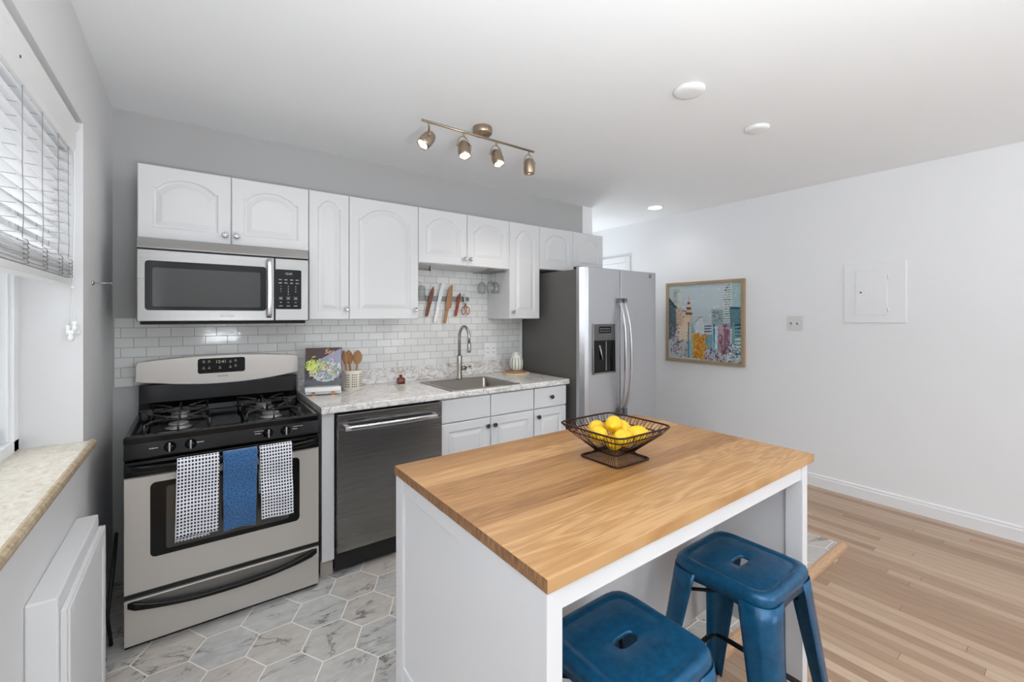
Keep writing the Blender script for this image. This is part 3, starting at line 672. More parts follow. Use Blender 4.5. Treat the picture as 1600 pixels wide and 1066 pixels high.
# towels over the oven handle
def towel(x0, x1, zb, mat, name, label, seed, under=None, skew=0, flare=0):
    rr = random.Random(seed); m = MB(); bm = m.bm; uvl = bm.loops.layers.uv.new('UVMap')
    hyc = hy((x0 + x1) / 2)
    path = [(hyc + .023, .56)] + [(hyc + .023, .56 + (.765 - .56) * i / 5) for i in range(1, 6)]
    for i in range(1, 8): a = pi * i / 8; path.append((hyc + .019 * cos(a) + .001, .772 + .013 * sin(a)))
    for i in range(0, 25): path.append((hyc - .0185 - .004 * sin(i * .5), .765 - (.765 - zb) * i / 24))
    NX = 24; s_ = 0; g = []; ph = rr.uniform(0, 6)
    for j, (y, z) in enumerate(path):
        if j: s_ += math.dist(path[j - 1], path[j])
        k = max(0, (.75 - z) / .35) if y < hyc - .01 else 0
        row = []
        for i in range(NX + 1):
            t_ = i / NX; x = x0 + (x1 - x0) * t_ + skew * k + flare * k * (t_ - .5)
            row.append((bm.verts.new((x, y - k * .003 * sin(t_ * 7 + ph) - k * .006 * (t_ - .5) ** 2 * 4, z + k * .004 * sin(t_ * 5 + ph))), t_ * (x1 - x0), s_))
        g.append(row)
    for j in range(len(g) - 1):
        for i in range(NX):
            q = [g[j][i], g[j][i + 1], g[j + 1][i + 1], g[j + 1][i]]
            f = bm.faces.new([a[0] for a in q]); f.smooth = True
            for l, a in zip(f.loops, q): l[uvl].uv = (a[1], a[2])
    t = thing(name, ((x0 + x1) / 2, hyc, zb), label, 'towel', 'towels hanging on the oven handle')
    m.build('outer_fold', mat, t, solid=.005)
    if under:
        m = MB(); bm = m.bm; uvl = bm.loops.layers.uv.new('UVMap'); u0, u1, uz = under; g = []
        for j in range(17):
            z = .74 - (.74 - uz) * j / 16; y = hyc - .0185 + .015 - .002 * sin(j * .6)
            g.append([(bm.verts.new((u0 + (u1 - u0) * i / NX + skew * j / 16 * 1.0, y + .0015 * sin(i * .6), z)), (u1 - u0) * i / NX, .74 - z) for i in range(NX + 1)])
        for j in range(16):
            for i in range(NX):
                q = [g[j][i], g[j][i + 1], g[j + 1][i + 1], g[j + 1][i]]; f = bm.faces.new([a[0] for a in q]); f.smooth = True
                for l, a in zip(f.loops, q): l[uvl].uv = (a[1], a[2])
        m.build('inner_fold', mat, t, solid=.004)
towel(.164, .312, .452, 'check', 'dish_towel', 'left towel, navy and white waffle check, its under layer hanging lower', 1, (.162, .282, .432), -.006)
towel(.326, .458, .437, 'terry', 'dish_towel', 'middle towel of plain blue terry cloth on the oven handle', 2, None, -.004, -.01)
towel(.468, .602, .447, 'check', 'dish_towel', 'right towel, navy and white waffle check, nearest the dishwasher', 3, None, .008)

# ------------------------------------------------------------------ microwave
mw = thing('microwave', (.375, -.2, 1.357), 'stainless over-the-range microwave mounted under the low left cabinet', 'microwave')
a, b, z0, z1 = .004, .746, 1.368, 1.768
MB().box(a, b, -.375, -.002, z0, z1).build('body', 'matte_black', mw)
MB().prism([(-.375, 1.714), (-.392, 1.714), (-.396, 1.72), (-.385, z1), (-.375, z1)], a, b, 'yz').build('vent_strip', 'steel', mw, bevel=.002)
MB().box(a + .01, b - .01, -.37, -.05, 1.353, z0).build('underside', 'matte_black', mw, bevel=.004)
d = MB().box(a, .574, -.400, -.375, z0, 1.711).build('door', 'steel', mw, bevel=.004)
wd = MB().prism(rrect(.034, .535, 1.422, 1.658, .015), -.4025, -.399, 'xz').build('window_frame', 'black', d)
MB().prism(rrect(.062, .508, 1.440, 1.625, .008), -.4035, -.402, 'xz').build('screen', 'mw_window', wd)
m = MB(); m.loft([[(.548 + aa, -.425 - .012 * (1 - ((z - 1.54) / .16) ** 2) + bb_, z) for aa, bb_ in rrect(-.012, .012, -.007, .007, .006, 4)] for z in [1.385 + .315 * i / 16 for i in range(17)]])
m.box(.539, .557, -.43, -.398, 1.388, 1.402).box(.539, .557, -.43, -.398, 1.683, 1.697); m.build('handle', 'chrome', d)
text('FRIGIDAIRE', .012, (.36, -.4005, 1.394), FRONT, 'ink', d)
cpn = MB().box(.577, b, -.400, -.375, z0, 1.711).build('control_side', 'steel', mw, bevel=.004)
kp = MB().prism(rrect(.580, .708, 1.432, 1.650, .006), -.4025, -.399, 'xz').build('keypad', 'black', cpn)
text('12:41', .017, (.645, -.4028, 1.627), FRONT, 'ink', kp, 'clock_digits')
m = MB()
for r_ in range(2):
    for c_ in range(4): m.box(.595 + c_ * .028, .610 + c_ * .028, -.4032, -.4024, 1.592 - r_ * .018, 1.5955 - r_ * .018)
for c_ in range(3): m.box(.594 + c_ * .037, .616 + c_ * .037, -.4032, -.4024, 1.484, 1.4848).box(.594 + c_ * .037, .616 + c_ * .037, -.4032, -.4024, 1.498, 1.4988).box(.598 + c_ * .037, .612 + c_ * .037, -.4032, -.4024, 1.489, 1.4935)
for c_ in range(3): m.box(.596 + c_ * .037, .614 + c_ * .037, -.4032, -.4024, 1.448, 1.451).box(.60 + c_ * .037, .61 + c_ * .037, -.4032, -.4024, 1.468, 1.471)
m.build('key_prints', 'ink', kp)
for i, ch in enumerate('1234567890'):
    r_, c_ = divmod(i, 3); c_ = 1 if i == 9 else c_
    text(ch, .011, (.605 + c_ * .037, -.4028, 1.557 - r_ * .0145), FRONT, 'ink', kp, 'digit')

# ------------------------------------------------------------------ refrigerator
fg = thing('refrigerator', (3.01, -.37, 0), 'side-by-side stainless refrigerator with grey sides and an ice dispenser', 'refrigerator')
FX0, FX1 = 2.572, 3.462
MB().box(FX0, FX1, -.705, -.025, .03, 1.752).build('case', 'fridge_side', fg, bevel=.004)
MB().box(FX0 + .02, FX1 - .02, -.70, -.66, .0, .03).build('toe_grille', 'matte_black', fg)
for nm, x0_, x1_ in (('freezer_door', 2.548, 2.966), ('fridge_door', 2.974, 3.470)):
    m = MB(); N = 14; fr_ = []
    for i in range(N + 1):
        t_ = i / N; x = x0_ + (x1_ - x0_) * t_; e = .030 * (max(0, (.16 - t_) / .16) ** 2.2 if nm == 'freezer_door' else max(0, (t_ - .90) / .10) ** 2.2) * 1.3
        fr_.append((x, -.782 + e))
    m.loft([[(x, y, z) for x, y in [(x0_, -.712)] + fr_ + [(x1_, -.712)]] for z in (.06, 1.765)], smooth=False)
    dd = m.build(nm, 'steel_fridge', fg, bevel=.003)
    if nm == 'freezer_door': fzd = dd
    else: frd = dd
MB().box(2.56, 2.62, -.74, -.67, 1.752, 1.770).build('hinge_cover', 'matte_black', fg, bevel=.004)
MB().box(3.40, 3.455, -.74, -.67, 1.752, 1.770).build('hinge_cover', 'matte_black', fg, bevel=.004)
dd = MB(); dd.box(2.655, 2.900, -.789, -.78, 1.205, 1.332); pn = dd.build('dispenser_panel', flat('panel_grey', S(98, 98, 100), .3, .4), fzd, bevel=.004)
MB().box(2.715, 2.850, -.791, -.788, 1.262, 1.312).build('dispenser_display', 'black', pn)
m = MB()
for i in range(5): m.box(2.725 + i * .024, 2.738 + i * .024, -.7918, -.7905, 1.294, 1.298).box(2.725 + i * .024, 2.738 + i * .024, -.7918, -.7905, 1.276, 1.279)
m.build('display_prints', 'ink', pn)
m = MB(); m.box(2.655, 2.900, -.788, -.784, .955, 1.205); cav = m.build('dispenser_cavity', 'black', fzd)
m = MB(); m.box(2.895, 2.905, -.797, -.783, .95, 1.335).box(2.650, 2.658, -.793, -.783, .95, 1.335).box(2.655, 2.90, -.800, -.783, .950, .963); m.build('dispenser_trim', 'steel', cav, bevel=.002)
m = MB(); m.box(2.79, 2.797, -.792, -.786, .975, 1.20); m.tube([(2.72, -.79, 1.17), (2.735, -.797, 1.10), (2.745, -.797, 1.06)], .006, 8); m.build('dispenser_lever', 'nickel', cav)
def fh(x, side):
    m = MB(); L = []
    for i in range(25):
        t_ = -1 + i / 12; z = 1.085 + t_ * .435; d_ = .060 * (1 - abs(t_) ** 3) + .012
        L.append([(x + side * .018 * (1 - t_ * t_) + a, -.790 - d_ + b, z) for a, b in rrect(-.014, .014, -.008, .010, .007, 4)])
    m.loft(L); return m
fh(2.950, -.4).build('handle', 'chrome', fzd); fh(2.996, .8).build('handle', 'chrome', frd)
mount_grey = flat('handle_mount_grey', S(110, 112, 114), .35, .7)
for x_, dd_ in ((2.945, fzd), (3.000, frd)):
    for za, zb_ in ((.60, .66), (1.50, 1.535)): MB().box(x_ - .018, x_ + .018, -.815, -.781, za, zb_).build('handle_mount', mount_grey, dd_, bevel=.004)
m = MB(); m.lathe([(.001, 0), (.017, 0), (.017, -.002), (.015, -.003), (.001, -.003)], (3.355, -.782, 1.732), 'y', 28); lg = m.build('round_badge', flat('badge_grey', S(120, 120, 122), .3, .8), frd)
text('GE', .016, (3.355, -.7852, 1.732), FRONT, 'ink', lg)

# ------------------------------------------------------------------ island
il = thing('kitchen_island', (1.385, -2.07, WZ), 'white kitchen island with a thick oak butcher-block top', 'kitchen island')
IX0, IX1, IY0, IY1 = .755, 2.015, -2.455, -1.685
m = MB(); m.mi = 0; m.box(IX0, IX1, IY0, IY1, .872, .900); wt = m.build('worktop', ['oak_top', 'oak_end'], il, bevel=.0012)
for p_ in wt.data.polygons:
    if abs(p_.normal.x) > .9: p_.material_index = 1
PX0, PX1 = .758, 1.968; YF, YB = -2.450, -1.692; LW = .04
leg = MB().box(PX0, PX0 + LW, YF, YF + .055, WZ, .872).build('leg', 'island', il, bevel=.0015)
MB().box(PX1 - LW, PX1, YF, YF + .055, WZ, .872).build('leg', 'island', il, bevel=.0015)
MB().box(PX0, PX0 + LW, YB - .055, YB, 0, .872).build('leg', 'island', il, bevel=.0015)
MB().box(PX1 - LW, PX1, YB - .055, YB, 0, .872).build('leg', 'island', il, bevel=.0015)
MB().box(PX0 + LW, PX1 - LW, YF + .006, YF + .026, .822, .872).build('apron', 'island', il, bevel=.001)
YM = -2.12
for s_, xo in ((1, PX0), (-1, PX1)):
    # end of the shelf half: recessed panel in a frame; end of the leg-room half: flat board
    m = MB(); m.box(xo + s_ * .008, xo + s_ * .024, YM, YB - .055, .21, .872).box(xo + s_ * .002, xo + s_ * .008, YM, YB - .055, .828, .872).box(xo + s_ * .002, xo + s_ * .008, YM, YB - .055, .21, .27)
    m.build('end_panel', 'island', il, bevel=.001)
    m = MB(); m.box(xo + s_ * .0015, xo + s_ * .024, YF + .055, YM, .21, .872); m.build('side_panel', 'island', il, bevel=.001)
    MB().box(xo + s_ * .024, xo + s_ * .034, YF + .055, YM + .01, .21, .27).build('bottom_rail', 'island', il, bevel=.001)
MB().box(PX0 + .024, PX1 - .024, YM, YM + .014, .21, .872).build('back_panel', 'island', il)
MB().box(PX0 + .024, PX1 - .024, YM + .014, YB, .21, .235).build('shelf', 'island', il)
MB().box(PX0 + .024, PX1 - .024, YM + .014, YB - .01, .54, .56).build('shelf', 'island', il)
MB().box(PX0 + .04, PX1 - .04, YB - .03, YB - .008, .822, .872).build('apron', 'island', il)

# ------------------------------------------------------------------ stools
def make_stool():
    t = thing('bar_stool', (0, 0, 0), 'blue', 'bar stool', 'metal bar stools at the island')
    Z = .63; m = MB(); K = 64; H = .155
    def sq(h, z, r=.045, sag=0):
        P = []
        for i in range(K):
            a = 2 * pi * i / K; c_, s_ = cos(a), sin(a); n_ = 7.0
            k = (abs(c_) ** n_ + abs(s_) ** n_) ** (-1 / n_)
            edge = min(abs(c_), abs(s_)) / max(abs(c_), abs(s_))
            P.append((h * k * c_, h * k * s_, z - sag * (1 - (1 - edge) ** 1.0) ** 1.6))
        return P
    def slot(lx, ly, z):
        P = []
        for i in range(K):
            a = 2 * pi * i / K; c_, s_ = cos(a), sin(a); k = (abs(c_ / lx) ** 3.2 + abs(s_ / ly) ** 3.2) ** (-1 / 3.2); P.append((k * c_, k * s_, z))
        return P
    m.loft([slot(.035, .017, Z - .012), slot(.036, .018, Z - .005), slot(.039, .021, Z - .0035), sq(.118, Z - .0035), sq(.124, Z - .0045), sq(.130, Z - .001), sq(.143, Z), sq(.150, Z - .004), sq(.1535, Z - .012), sq(.1555, Z - .045, sag=.016)], cap0=False, cap1=False)
    m.build('seat', 'stool', t, solid=.0022, local=True)
    for sx in (-1, 1):
        for sy in (-1, 1):
            m = MB(); L = []
            for i in range(13):
                q = i / 12; z = Z - .030 - (Z - .030 - .022) * q; c_ = .1563 + (.215 - .1563) * q; w_ = .090 - .051 * q; r = .050 - .034 * q
                pl = [(c_ - w_, c_ - .001), (c_ - w_ * .84, c_), (c_ - w_ * .77, c_ + .002 * q), (c_ - w_ * .70, c_), (c_ - r, c_)]
                for k in range(1, 6): a = pi / 2 * k / 6; pl.append((c_ - r + r * sin(a), c_ - r + r * cos(a)))
                pl += [(b, a) for a, b in reversed(pl[:5])]
                L.append([(sx * a, sy * b, z) for a, b in pl])
            m.loft(L, closed=False, cap0=False, cap1=False); lg_ = m.build('leg', 'stool', t, solid=.0025, local=True)
            MB().lathe([(.001, 0), (.014, 0), (.015, .022), (.012, .03), (.001, .03)], (sx * .207, sy * .207, 0), n=16).build('rubber_foot', 'rubber', lg_, local=True)
    q = .195
    for (a, b) in (((-q, -q), (q, -q)), ((q, -q), (q, q)), ((q, q), (-q, q)), ((-q, q), (-q, -q))):
        m = MB(); m.tube([(a[0], a[1], .195), (b[0], b[1], .195)], .009, 6, flat_=.35); m.build('cross_bar', 'matte_black', t, local=True)
    for s_ in (1, -1):
        MB().tube([(-.12 * s_, -.12, Z - .11), (.12 * s_, .12, Z - .11)], .006, 6).build('brace', 'matte_black', t, local=True)
    return t
s1 = make_stool(); s1.location = (1.652, -2.372, WZ); s1.rotation_euler.z = R(0); s1['label'] = 'blue metal backless stool on the right, farther along the island'
s2 = copy_tree(s1); s2.location = (1.075, -2.378, WZ); s2.rotation_euler.z = R(0); s2['label'] = 'blue metal backless stool on the left, nearest the camera'

# ------------------------------------------------------------------ wire bowl and lemons
bw = thing('wire_fruit_bowl', (1.405, -2.06, .9), 'square dark bronze wire bowl holding lemons on the oak island top', 'bowl')
BCX, BCY = 1.405, -2.06
def sq2(h, z, K=80, n_=9.0, cx=BCX, cy=BCY, ph=0):
    P = []
    for i in range(K):
        a = 2 * pi * i / K + ph; c_, s_ = cos(a), sin(a); k = (abs(c_) ** n_ + abs(s_) ** n_) ** (-1 / n_); P.append((cx + h * k * c_, cy + h * k * s_, z))
    return P
def pt(h, z, u, side):     # a point on one side of the square, u in -1..1
    return {0: (BCX + u * h, BCY - h, z), 1: (BCX + h, BCY + u * h, z), 2: (BCX - u * h, BCY + h, z), 3: (BCX - h, BCY - u * h, z)}[side]
MB().tube(sq2(.140, 1.016), .0032, 8, closed=True).build('rim', 'dark_bronze', bw)
MB().tube(sq2(.121, .992), .0022, 6, closed=True).tube(sq2(.050, .926, n_=6), .0025, 6, closed=True).build('middle_ring', 'dark_bronze', bw)
MB().tube(sq2(.086, .9035, n_=12), .0030, 8, closed=True).tube(sq2(.080, .9025, n_=12), .0018, 6, closed=True).build('base_ring', 'dark_bronze', bw)
m = MB()
for side in range(4):
    for k in range(-7, 8):
        u = k / 8.0
        m.tube([pt(.139, 1.016, u * .97, side), pt(.121, .992, (u + .03) * .97, side), pt(.083, .957, u, side), pt(.050, .927, u, side)], .0011, 5)
        if k % 2 == 0: m.tube([pt(.139, 1.016, (u + .06) * .97, side), pt(.130, 1.004, (u + .055) * .97, side), pt(.121, .992, (u - .0) * .97, side)], .0009, 4)
        m.tube([pt(.050, .927, u, side), pt(.058, .914, u, side), pt(.084, .9035, u, side)], .0010, 5)
for k in range(-4, 5):
    m.tube([(BCX + k * .011, BCY - .05, .926), (BCX + k * .011, BCY + .05, .926)], .0012, 5)
m.build('wires', 'dark_bronze', bw)
def lemon_mesh():
    m = MB(); P = []
    for i in range(19):
        t_ = i / 18; x = -.042 + .084 * t_; c_ = (x / .036)
        r = .0275 * math.sqrt(max(0, 1 - min(1, abs(c_)) ** 2.1)) if abs(c_) < .93 else .0275 * math.sqrt(max(0, 1 - .93 ** 2.1)) * (1 - (abs(c_) - .93) / (.042 / .036 - .93)) ** .6
        P.append((max(r, .0005), x))
    m.lathe([(r * 1.05, h_ * 1.06) for r, h_ in P], n=24, axis='x'); return m
l0 = lemon_mesh().build('lemon', 'lemon', local=True)
LM = [(0, 0, .957, 20, 'lemon at the centre bottom of the wire bowl'), (-.068, .014, .990, 70, 'lemon farthest left in the wire bowl'), (-.014, .070, .990, 15, 'lemon at the back corner of the wire bowl'),
      (.064, .022, .989, 80, 'lemon at the right side of the wire bowl'), (.0, .004, 1.016, 30, 'topmost lemon in the middle of the heap'), (-.030, -.062, .988, 10, 'lemon at the front left of the wire bowl'), (.048, -.058, .987, -40, 'lemon nearest the front corner of the wire bowl')]
for i, (dx, dy, z, r, lb) in enumerate(LM):
    o = l0 if i == 0 else l0.copy()
    if i: COL.objects.link(o)
    o.location = (BCX + dx, BCY + dy, z); o.rotation_euler = (R(10 * i), R(8 * (i % 3 - 1)), R(r)); tag(o, lb, 'lemon', 'lemons in the wire bowl')

# ------------------------------------------------------------------ things on the counter
def strokes(name, mat, parent, base, org, ud, vd, nd, W, H, shapes, edge=None):
    """a painted rectangle: base colour plus flat strokes of colour"""
    org, ud, vd, nd = map(Vector, (org, ud, vd, nd)); bm = bmesh.new(); cl = bm.loops.layers.float_color.new('Col')
    def poly(pts, col, d):
        vs = [bm.verts.new(org + ud * (u * W) + vd * (v * H) + nd * d) for u, v in pts]
        try: f = bm.faces.new(vs)
        except ValueError: return
        for l in f.loops: l[cl] = col
    poly([(0, 0), (1, 0), (1, 1), (0, 1)], base, 0)
    for i, (col, pts) in enumerate(shapes): poly([(min(1, max(0, u)), min(1, max(0, v))) for u, v in pts], col, .00012 + i * .000006)
    me = bpy.data.meshes.new(name)
    off = Vector((0, 0, 0)); p = parent
    while p is not None: off += p.location; p = p.parent
    bmesh.ops.translate(bm, verts=bm.verts, vec=-off); bm.to_mesh(me); bm.free(); me.materials.append(M[mat])
    o = bpy.data.objects.new(name, me); COL.objects.link(o); o.parent = parent; return o
def dab(rr, u, v, w_, h_, ang=0, n=7):
    P = []; ang = R(ang)
    for i in range(n):
        a = 2 * pi * i / n; r = rr.uniform(.75, 1.1); x, y = w_ * r * cos(a), h_ * r * sin(a); P.append((u + x * cos(ang) - y * sin(ang), v + x * sin(ang) + y * cos(ang)))
    return P

# cookbook on a small wooden stand; built square to the room then turned about its own foot
bs = thing('cookbook_stand', (.86, -.25, CT), 'white wooden stand with copper feet holding up the cookbook', 'book stand', rz=R(-16))
def local_tilt(m, ang, z0=0):
    bmesh.ops.rotate(m.bm, verts=m.bm.verts, cent=(0, 0, z0), matrix=Matrix.Rotation(R(ang), 3, 'X')); return m
m = MB(); m.box(-.10, .10, -.02, .0, .006, .026).box(-.10, .10, -.052, -.02, .026, .052); m.build('ledge', 'plastic', bs, bevel=.003, local=True)
m = MB(); m.box(-.09, .09, .005, .015, .03, .20); local_tilt(m, -17, .03); m.build('back_rest', 'plastic', bs, bevel=.002, local=True)
m = MB(); m.box(-.085, .085, .0, .11, .008, .02); m.build('base', 'plastic', bs, bevel=.002, local=True)
for x in (-.055, .055): m = MB(); m.box(x - .010, x + .010, -.022, .006, 0, .022); m.build('foot', 'brass', bs, bevel=.001, local=True)
bk = thing('cookbook', (.86, -.25, CT), 'cookbook with a dark cover and colourful food photo leaning on the stand', 'book', rz=R(-16))
BWd, BH = .205, .232
m = MB(); m.box(-BWd / 2 + .002, BWd / 2 - .004, -.014, -.004, .0, BH - .004); local_tilt(m, -17); bmesh.ops.translate(m.bm, verts=m.bm.verts, vec=(0, -.002, .056)); m.build('pages', flat('page_paper', S(225, 218, 205), .8), bk, local=True)
m = MB(); m.box(-BWd / 2, BWd / 2, -.018, -.014, 0, BH).box(-BWd / 2, BWd / 2, -.004, -.001, 0, BH).box(-BWd / 2 - .002, -BWd / 2, -.018, -.001, 0, BH); local_tilt(m, -17); bmesh.ops.translate(m.bm, verts=m.bm.verts, vec=(0, -.002, .056)); m.build('cover', flat('dark_cover', S(46, 26, 22), .3), bk, local=True)
rr = random.Random(5); sh = [(S(62, 34, 28), [(0, .62), (.5, .5), (1, .8), (1, 1), (0, 1)]), (S(150, 150, 176), [(.42, .70), (.98, .98), (.99, .3), (.6, .2)]), (S(70, 68, 74), [(.0, 0), (1, 0), (1, .18), (0, .14)])]
pal = [S(190, 200, 212), S(130, 160, 150), S(200, 170, 176), S(110, 150, 165), S(220, 215, 200), S(150, 130, 170), S(90, 130, 90), S(206, 190, 110)]
for i in range(420):
    a = rr.uniform(0, 2 * pi); r = math.sqrt(rr.random()); u, v = .55 + .42 * r * cos(a), .40 + .30 * r * sin(a)
    sh.append((rr.choice(pal), dab(rr, u, v, rr.uniform(.03, .08), rr.uniform(.012, .032), rr.uniform(0, 180))))
for i in range(70): sh.append((rr.choice([S(206, 214, 90), S(160, 180, 60), S(228, 226, 140)]), dab(rr, rr.gauss(.22, .1), rr.gauss(.50, .1), .06, .022, rr.uniform(10, 70))))
for i in range(26): a = rr.uniform(3.3, 6.0); sh.append((rr.choice([S(190, 214, 222), S(225, 235, 238)]), dab(rr, .55 + .34 * cos(a), .36 + .26 * sin(a), .07, .008, math.degrees(a) + 90)))
ct_ = Matrix.Rotation(R(-17), 3, 'X'); vd = ct_ @ Vector((0, 0, 1)); nd = ct_ @ Vector((0, -1, 0)); og = ct_ @ Vector((-BWd / 2, -.0182, 0)) + Vector((0, -.002, .056))
o = strokes('cover_picture', 'cover', None, S(44, 26, 22), og, (1, 0, 0), vd, nd, BWd, BH, sh); o.parent = bk
c_ = bpy.data.curves.new('t', 'FONT'); c_.body = 'Sea'; c_.size = .042; c_.extrude = .0003; c_.align_x = 'CENTER'; c_.shear = .3
tmp = bpy.data.objects.new('tmp', c_); COL.objects.link(tmp); me = bpy.data.meshes.new_from_object(tmp.evaluated_get(bpy.context.evaluated_depsgraph_get())); bpy.data.objects.remove(tmp)
me.transform(Matrix.Translation(ct_ @ Vector((.03, -.0205, .193)) + Vector((0, -.002, .056))) @ (ct_ @ FRONT.to_matrix()).to_4x4()); me.materials.clear(); me.materials.append(flat('gold_print', S(226, 170, 120), .4))
o = bpy.data.objects.new('title_lettering', me); COL.objects.link(o); o.parent = bk

# utensil crock with wooden spoons
CX_, CY_ = 1.055, -.172
cr = thing('utensil_crock', (CX_, CY_, CT), 'cream ceramic crock pierced with small square holes beside the cookbook', 'utensil holder')
MB().lathe([(.001, .001), (.055, .0), (.059, .004), (.0605, .12), (.0605, .128), (.057, .129), (.056, .12), (.054, .01), (.001, .006)], (CX_, CY_, CT), n=48).build('pot', flat('cream_ceramic', S(226, 219, 206), .3), cr)
m = MB()
for g0 in (-150, -105, -60):
    for i in range(3):
        a = R(g0 + i * 11)
        for j in range(6):
            z = CT + .028 + j * .0148; c_ = Vector((CX_ + .0604 * cos(a), CY_ + .0604 * sin(a), z)); t_ = Vector((-sin(a), cos(a), 0)) * .0032; u_ = Vector((0, 0, .0034)); n_ = Vector((cos(a), sin(a), 0)) * .0006
            m._mk([tuple(c_ + s1_ * t_ + s2_ * u_ + n_) for s1_, s2_ in ((-1, -1), (1, -1), (1, 1), (-1, 1))], [(0, 1, 2, 3)])
m.build('pierced_holes', flat('hole_shadow_interior', S(70, 58, 48), .8), cr)  # flat squares coloured with the dark shade inside the holes
def spoon(x, y, lx, ly, rot, label, hw=.022):
    t = thing('wooden_spoon', (x, y, CT + .01), label, 'wooden spoon', 'wooden spoons in the crock')
    top = Vector((x + lx, y + ly, CT + .175)); bot = Vector((x, y, CT + .01)); d = (top - bot).normalized()
    MB().tube([bot, bot.lerp(top, .5), top], [.0055, .0055, .0075], 10).build('handle', 'spoon', t)
    m = MB(); L = []; u = Vector((cos(R(rot)), sin(R(rot)), 0)); w_ = d.cross(u).normalized()
    for i in range(13):
        q = i / 12; wv = hw * (sin(pi * min(1, q * .86 + .1)) ** .75) * (1 if q < 1 else .05); c_ = top + d * (.09 * q - .006) + w_ * (-.012 * q * q)
        L.append([tuple(c_ + u * (max(wv, .004) * cos(2 * pi * k / 14)) + w_ * (.0035 * sin(2 * pi * k / 14))) for k in range(14)])
    m.loft(L); m.build('spoon_bowl', 'spoon', t)
spoon(CX_ + .014, CY_ - .02, .010, .0, -25, 'rightmost wooden spoon with a rounded bowl in the crock', .030)
spoon(CX_ + .004, CY_ + .018, -.016, .006, -5, 'middle wooden spoon in the crock', .026)
spoon(CX_ - .022, CY_ - .0, -.018, .01, -20, 'leftmost wooden spoon, partly hidden by the cookbook', .019)

# reed diffuser on a small tray
DX, DY = 1.392, -.15
tr_ = MB(); tr_.lathe([(.001, 0), (.046, 0), (.050, .004), (.047, .006), (.044, .004), (.001, .004)], (DX, DY, CT)); tag(tr_.build('diffuser_tray', flat('pale_dish', S(224, 214, 198), .4)), 'small pale round dish under the brown reed diffuser', 'dish')
df = thing('reed_diffuser', (DX, DY, CT + .004), 'brown glass reed diffuser bottle with thin sticks on the counter', 'diffuser')
m = MB(); m.loft([[(DX + a, DY + b, CT + .0045 + z) for a, b in rrect(-h, h, -h, h, r, 4)] for z, h, r in ((0, .022, .006), (.002, .0245, .006), (.038, .0245, .006), (.044, .018, .01), (.046, .0105, .0104), (.064, .0105, .0104))]); m.build('bottle', flat('amber_glass', S(104, 42, 24), .12, spec=.6), df)
m = MB()
for dx, dy in ((-.032, .0), (-.024, .012), (.03, .0), (.026, -.012), (.022, .012)): m.tube([(DX, DY, CT + .05), (DX + dx, DY + dy, CT + .155)], .0016, 5)
m.build('reeds', 'board', df)

# vase on a round board
VX, VY = 2.385, -.175
bd = MB(); bd.lathe([(.001, 0), (.110, 0), (.112, .003), (.112, .010), (.108, .012), (.001, .012)], (VX, VY, CT), n=40); tag(bd.build('round_board', 'board'), 'pale round wooden board under the striped vase', 'board')
b2 = MB(); b2.lathe([(.001, 0), (.084, 0), (.085, .010), (.082, .012), (.001, .013)], (VX - .006, VY + .01, CT + .0122), n=40); tag(b2.build('trivet', 'spoon'), 'thin brown round trivet between the board and the vase', 'trivet')
vs = thing('striped_vase', (VX, VY, CT + .0255), 'small ribbed white vase with grey stripes and two tiny handles', 'vase')
K = 72; prof = [(r_ * 1.08, h_ * 1.12) for r_, h_ in [(.026, 0), (.034, .003), (.046, .025), (.0525, .05), (.0505, .075), (.040, .098), (.026, .112), (.0185, .120), (.0175, .135), (.0195, .140), (.016, .140)]]
m = MB(); m.lathe(prof, (VX, VY, CT + .0257), n=K, rib=lambda a, h: .035 * cos(12 * a) * (1 if .01 < h < .1 else .2)); vb = m.build('vase_body', [flat('vase_white', S(228, 228, 220), .35), flat('vase_grey', S(150, 156, 146), .5)], vs)
for p_ in vb.data.polygons:
    a = math.atan2(p_.center.y, p_.center.x) % (2 * pi)
    if cos(12 * a) < -.25 and .006 < p_.center.z < .102: p_.material_index = 1
m = MB()
for s_ in (-1, 1):
    m.tube([(VX + s_ * .018, VY, CT + .174), (VX + s_ * .036, VY, CT + .170), (VX + s_ * .043, VY, CT + .155), (VX + s_ * .039, VY, CT + .138)], .0032, 8)
m.build('handles', 'plastic', vs)

# wall outlet over the counter
ol = thing('wall_outlet', (2.236, -.01, 1.045), 'white double outlet plate on the tiles right of the faucet', 'outlet')
MB().box(2.176, 2.296, -.014, -.0082, 1.046, 1.168).build('cover_plate', 'plastic', ol, bevel=.002)
for x in (2.206, 2.266): 
    rp = MB().prism(rrect(x - .017, x + .017, 1.072, 1.142, .004), -.0165, -.013, 'xz').build('receptacle', 'plastic', ol)
    m = MB()
    for zz in (1.09, 1.124): m.box(x - .008, x - .005, -.0172, -.016, zz - .006, zz + .006).box(x + .005, x + .008, -.0172, -.016, zz - .006, zz + .006)
    m.build('slots', 'dark_ink', rp)

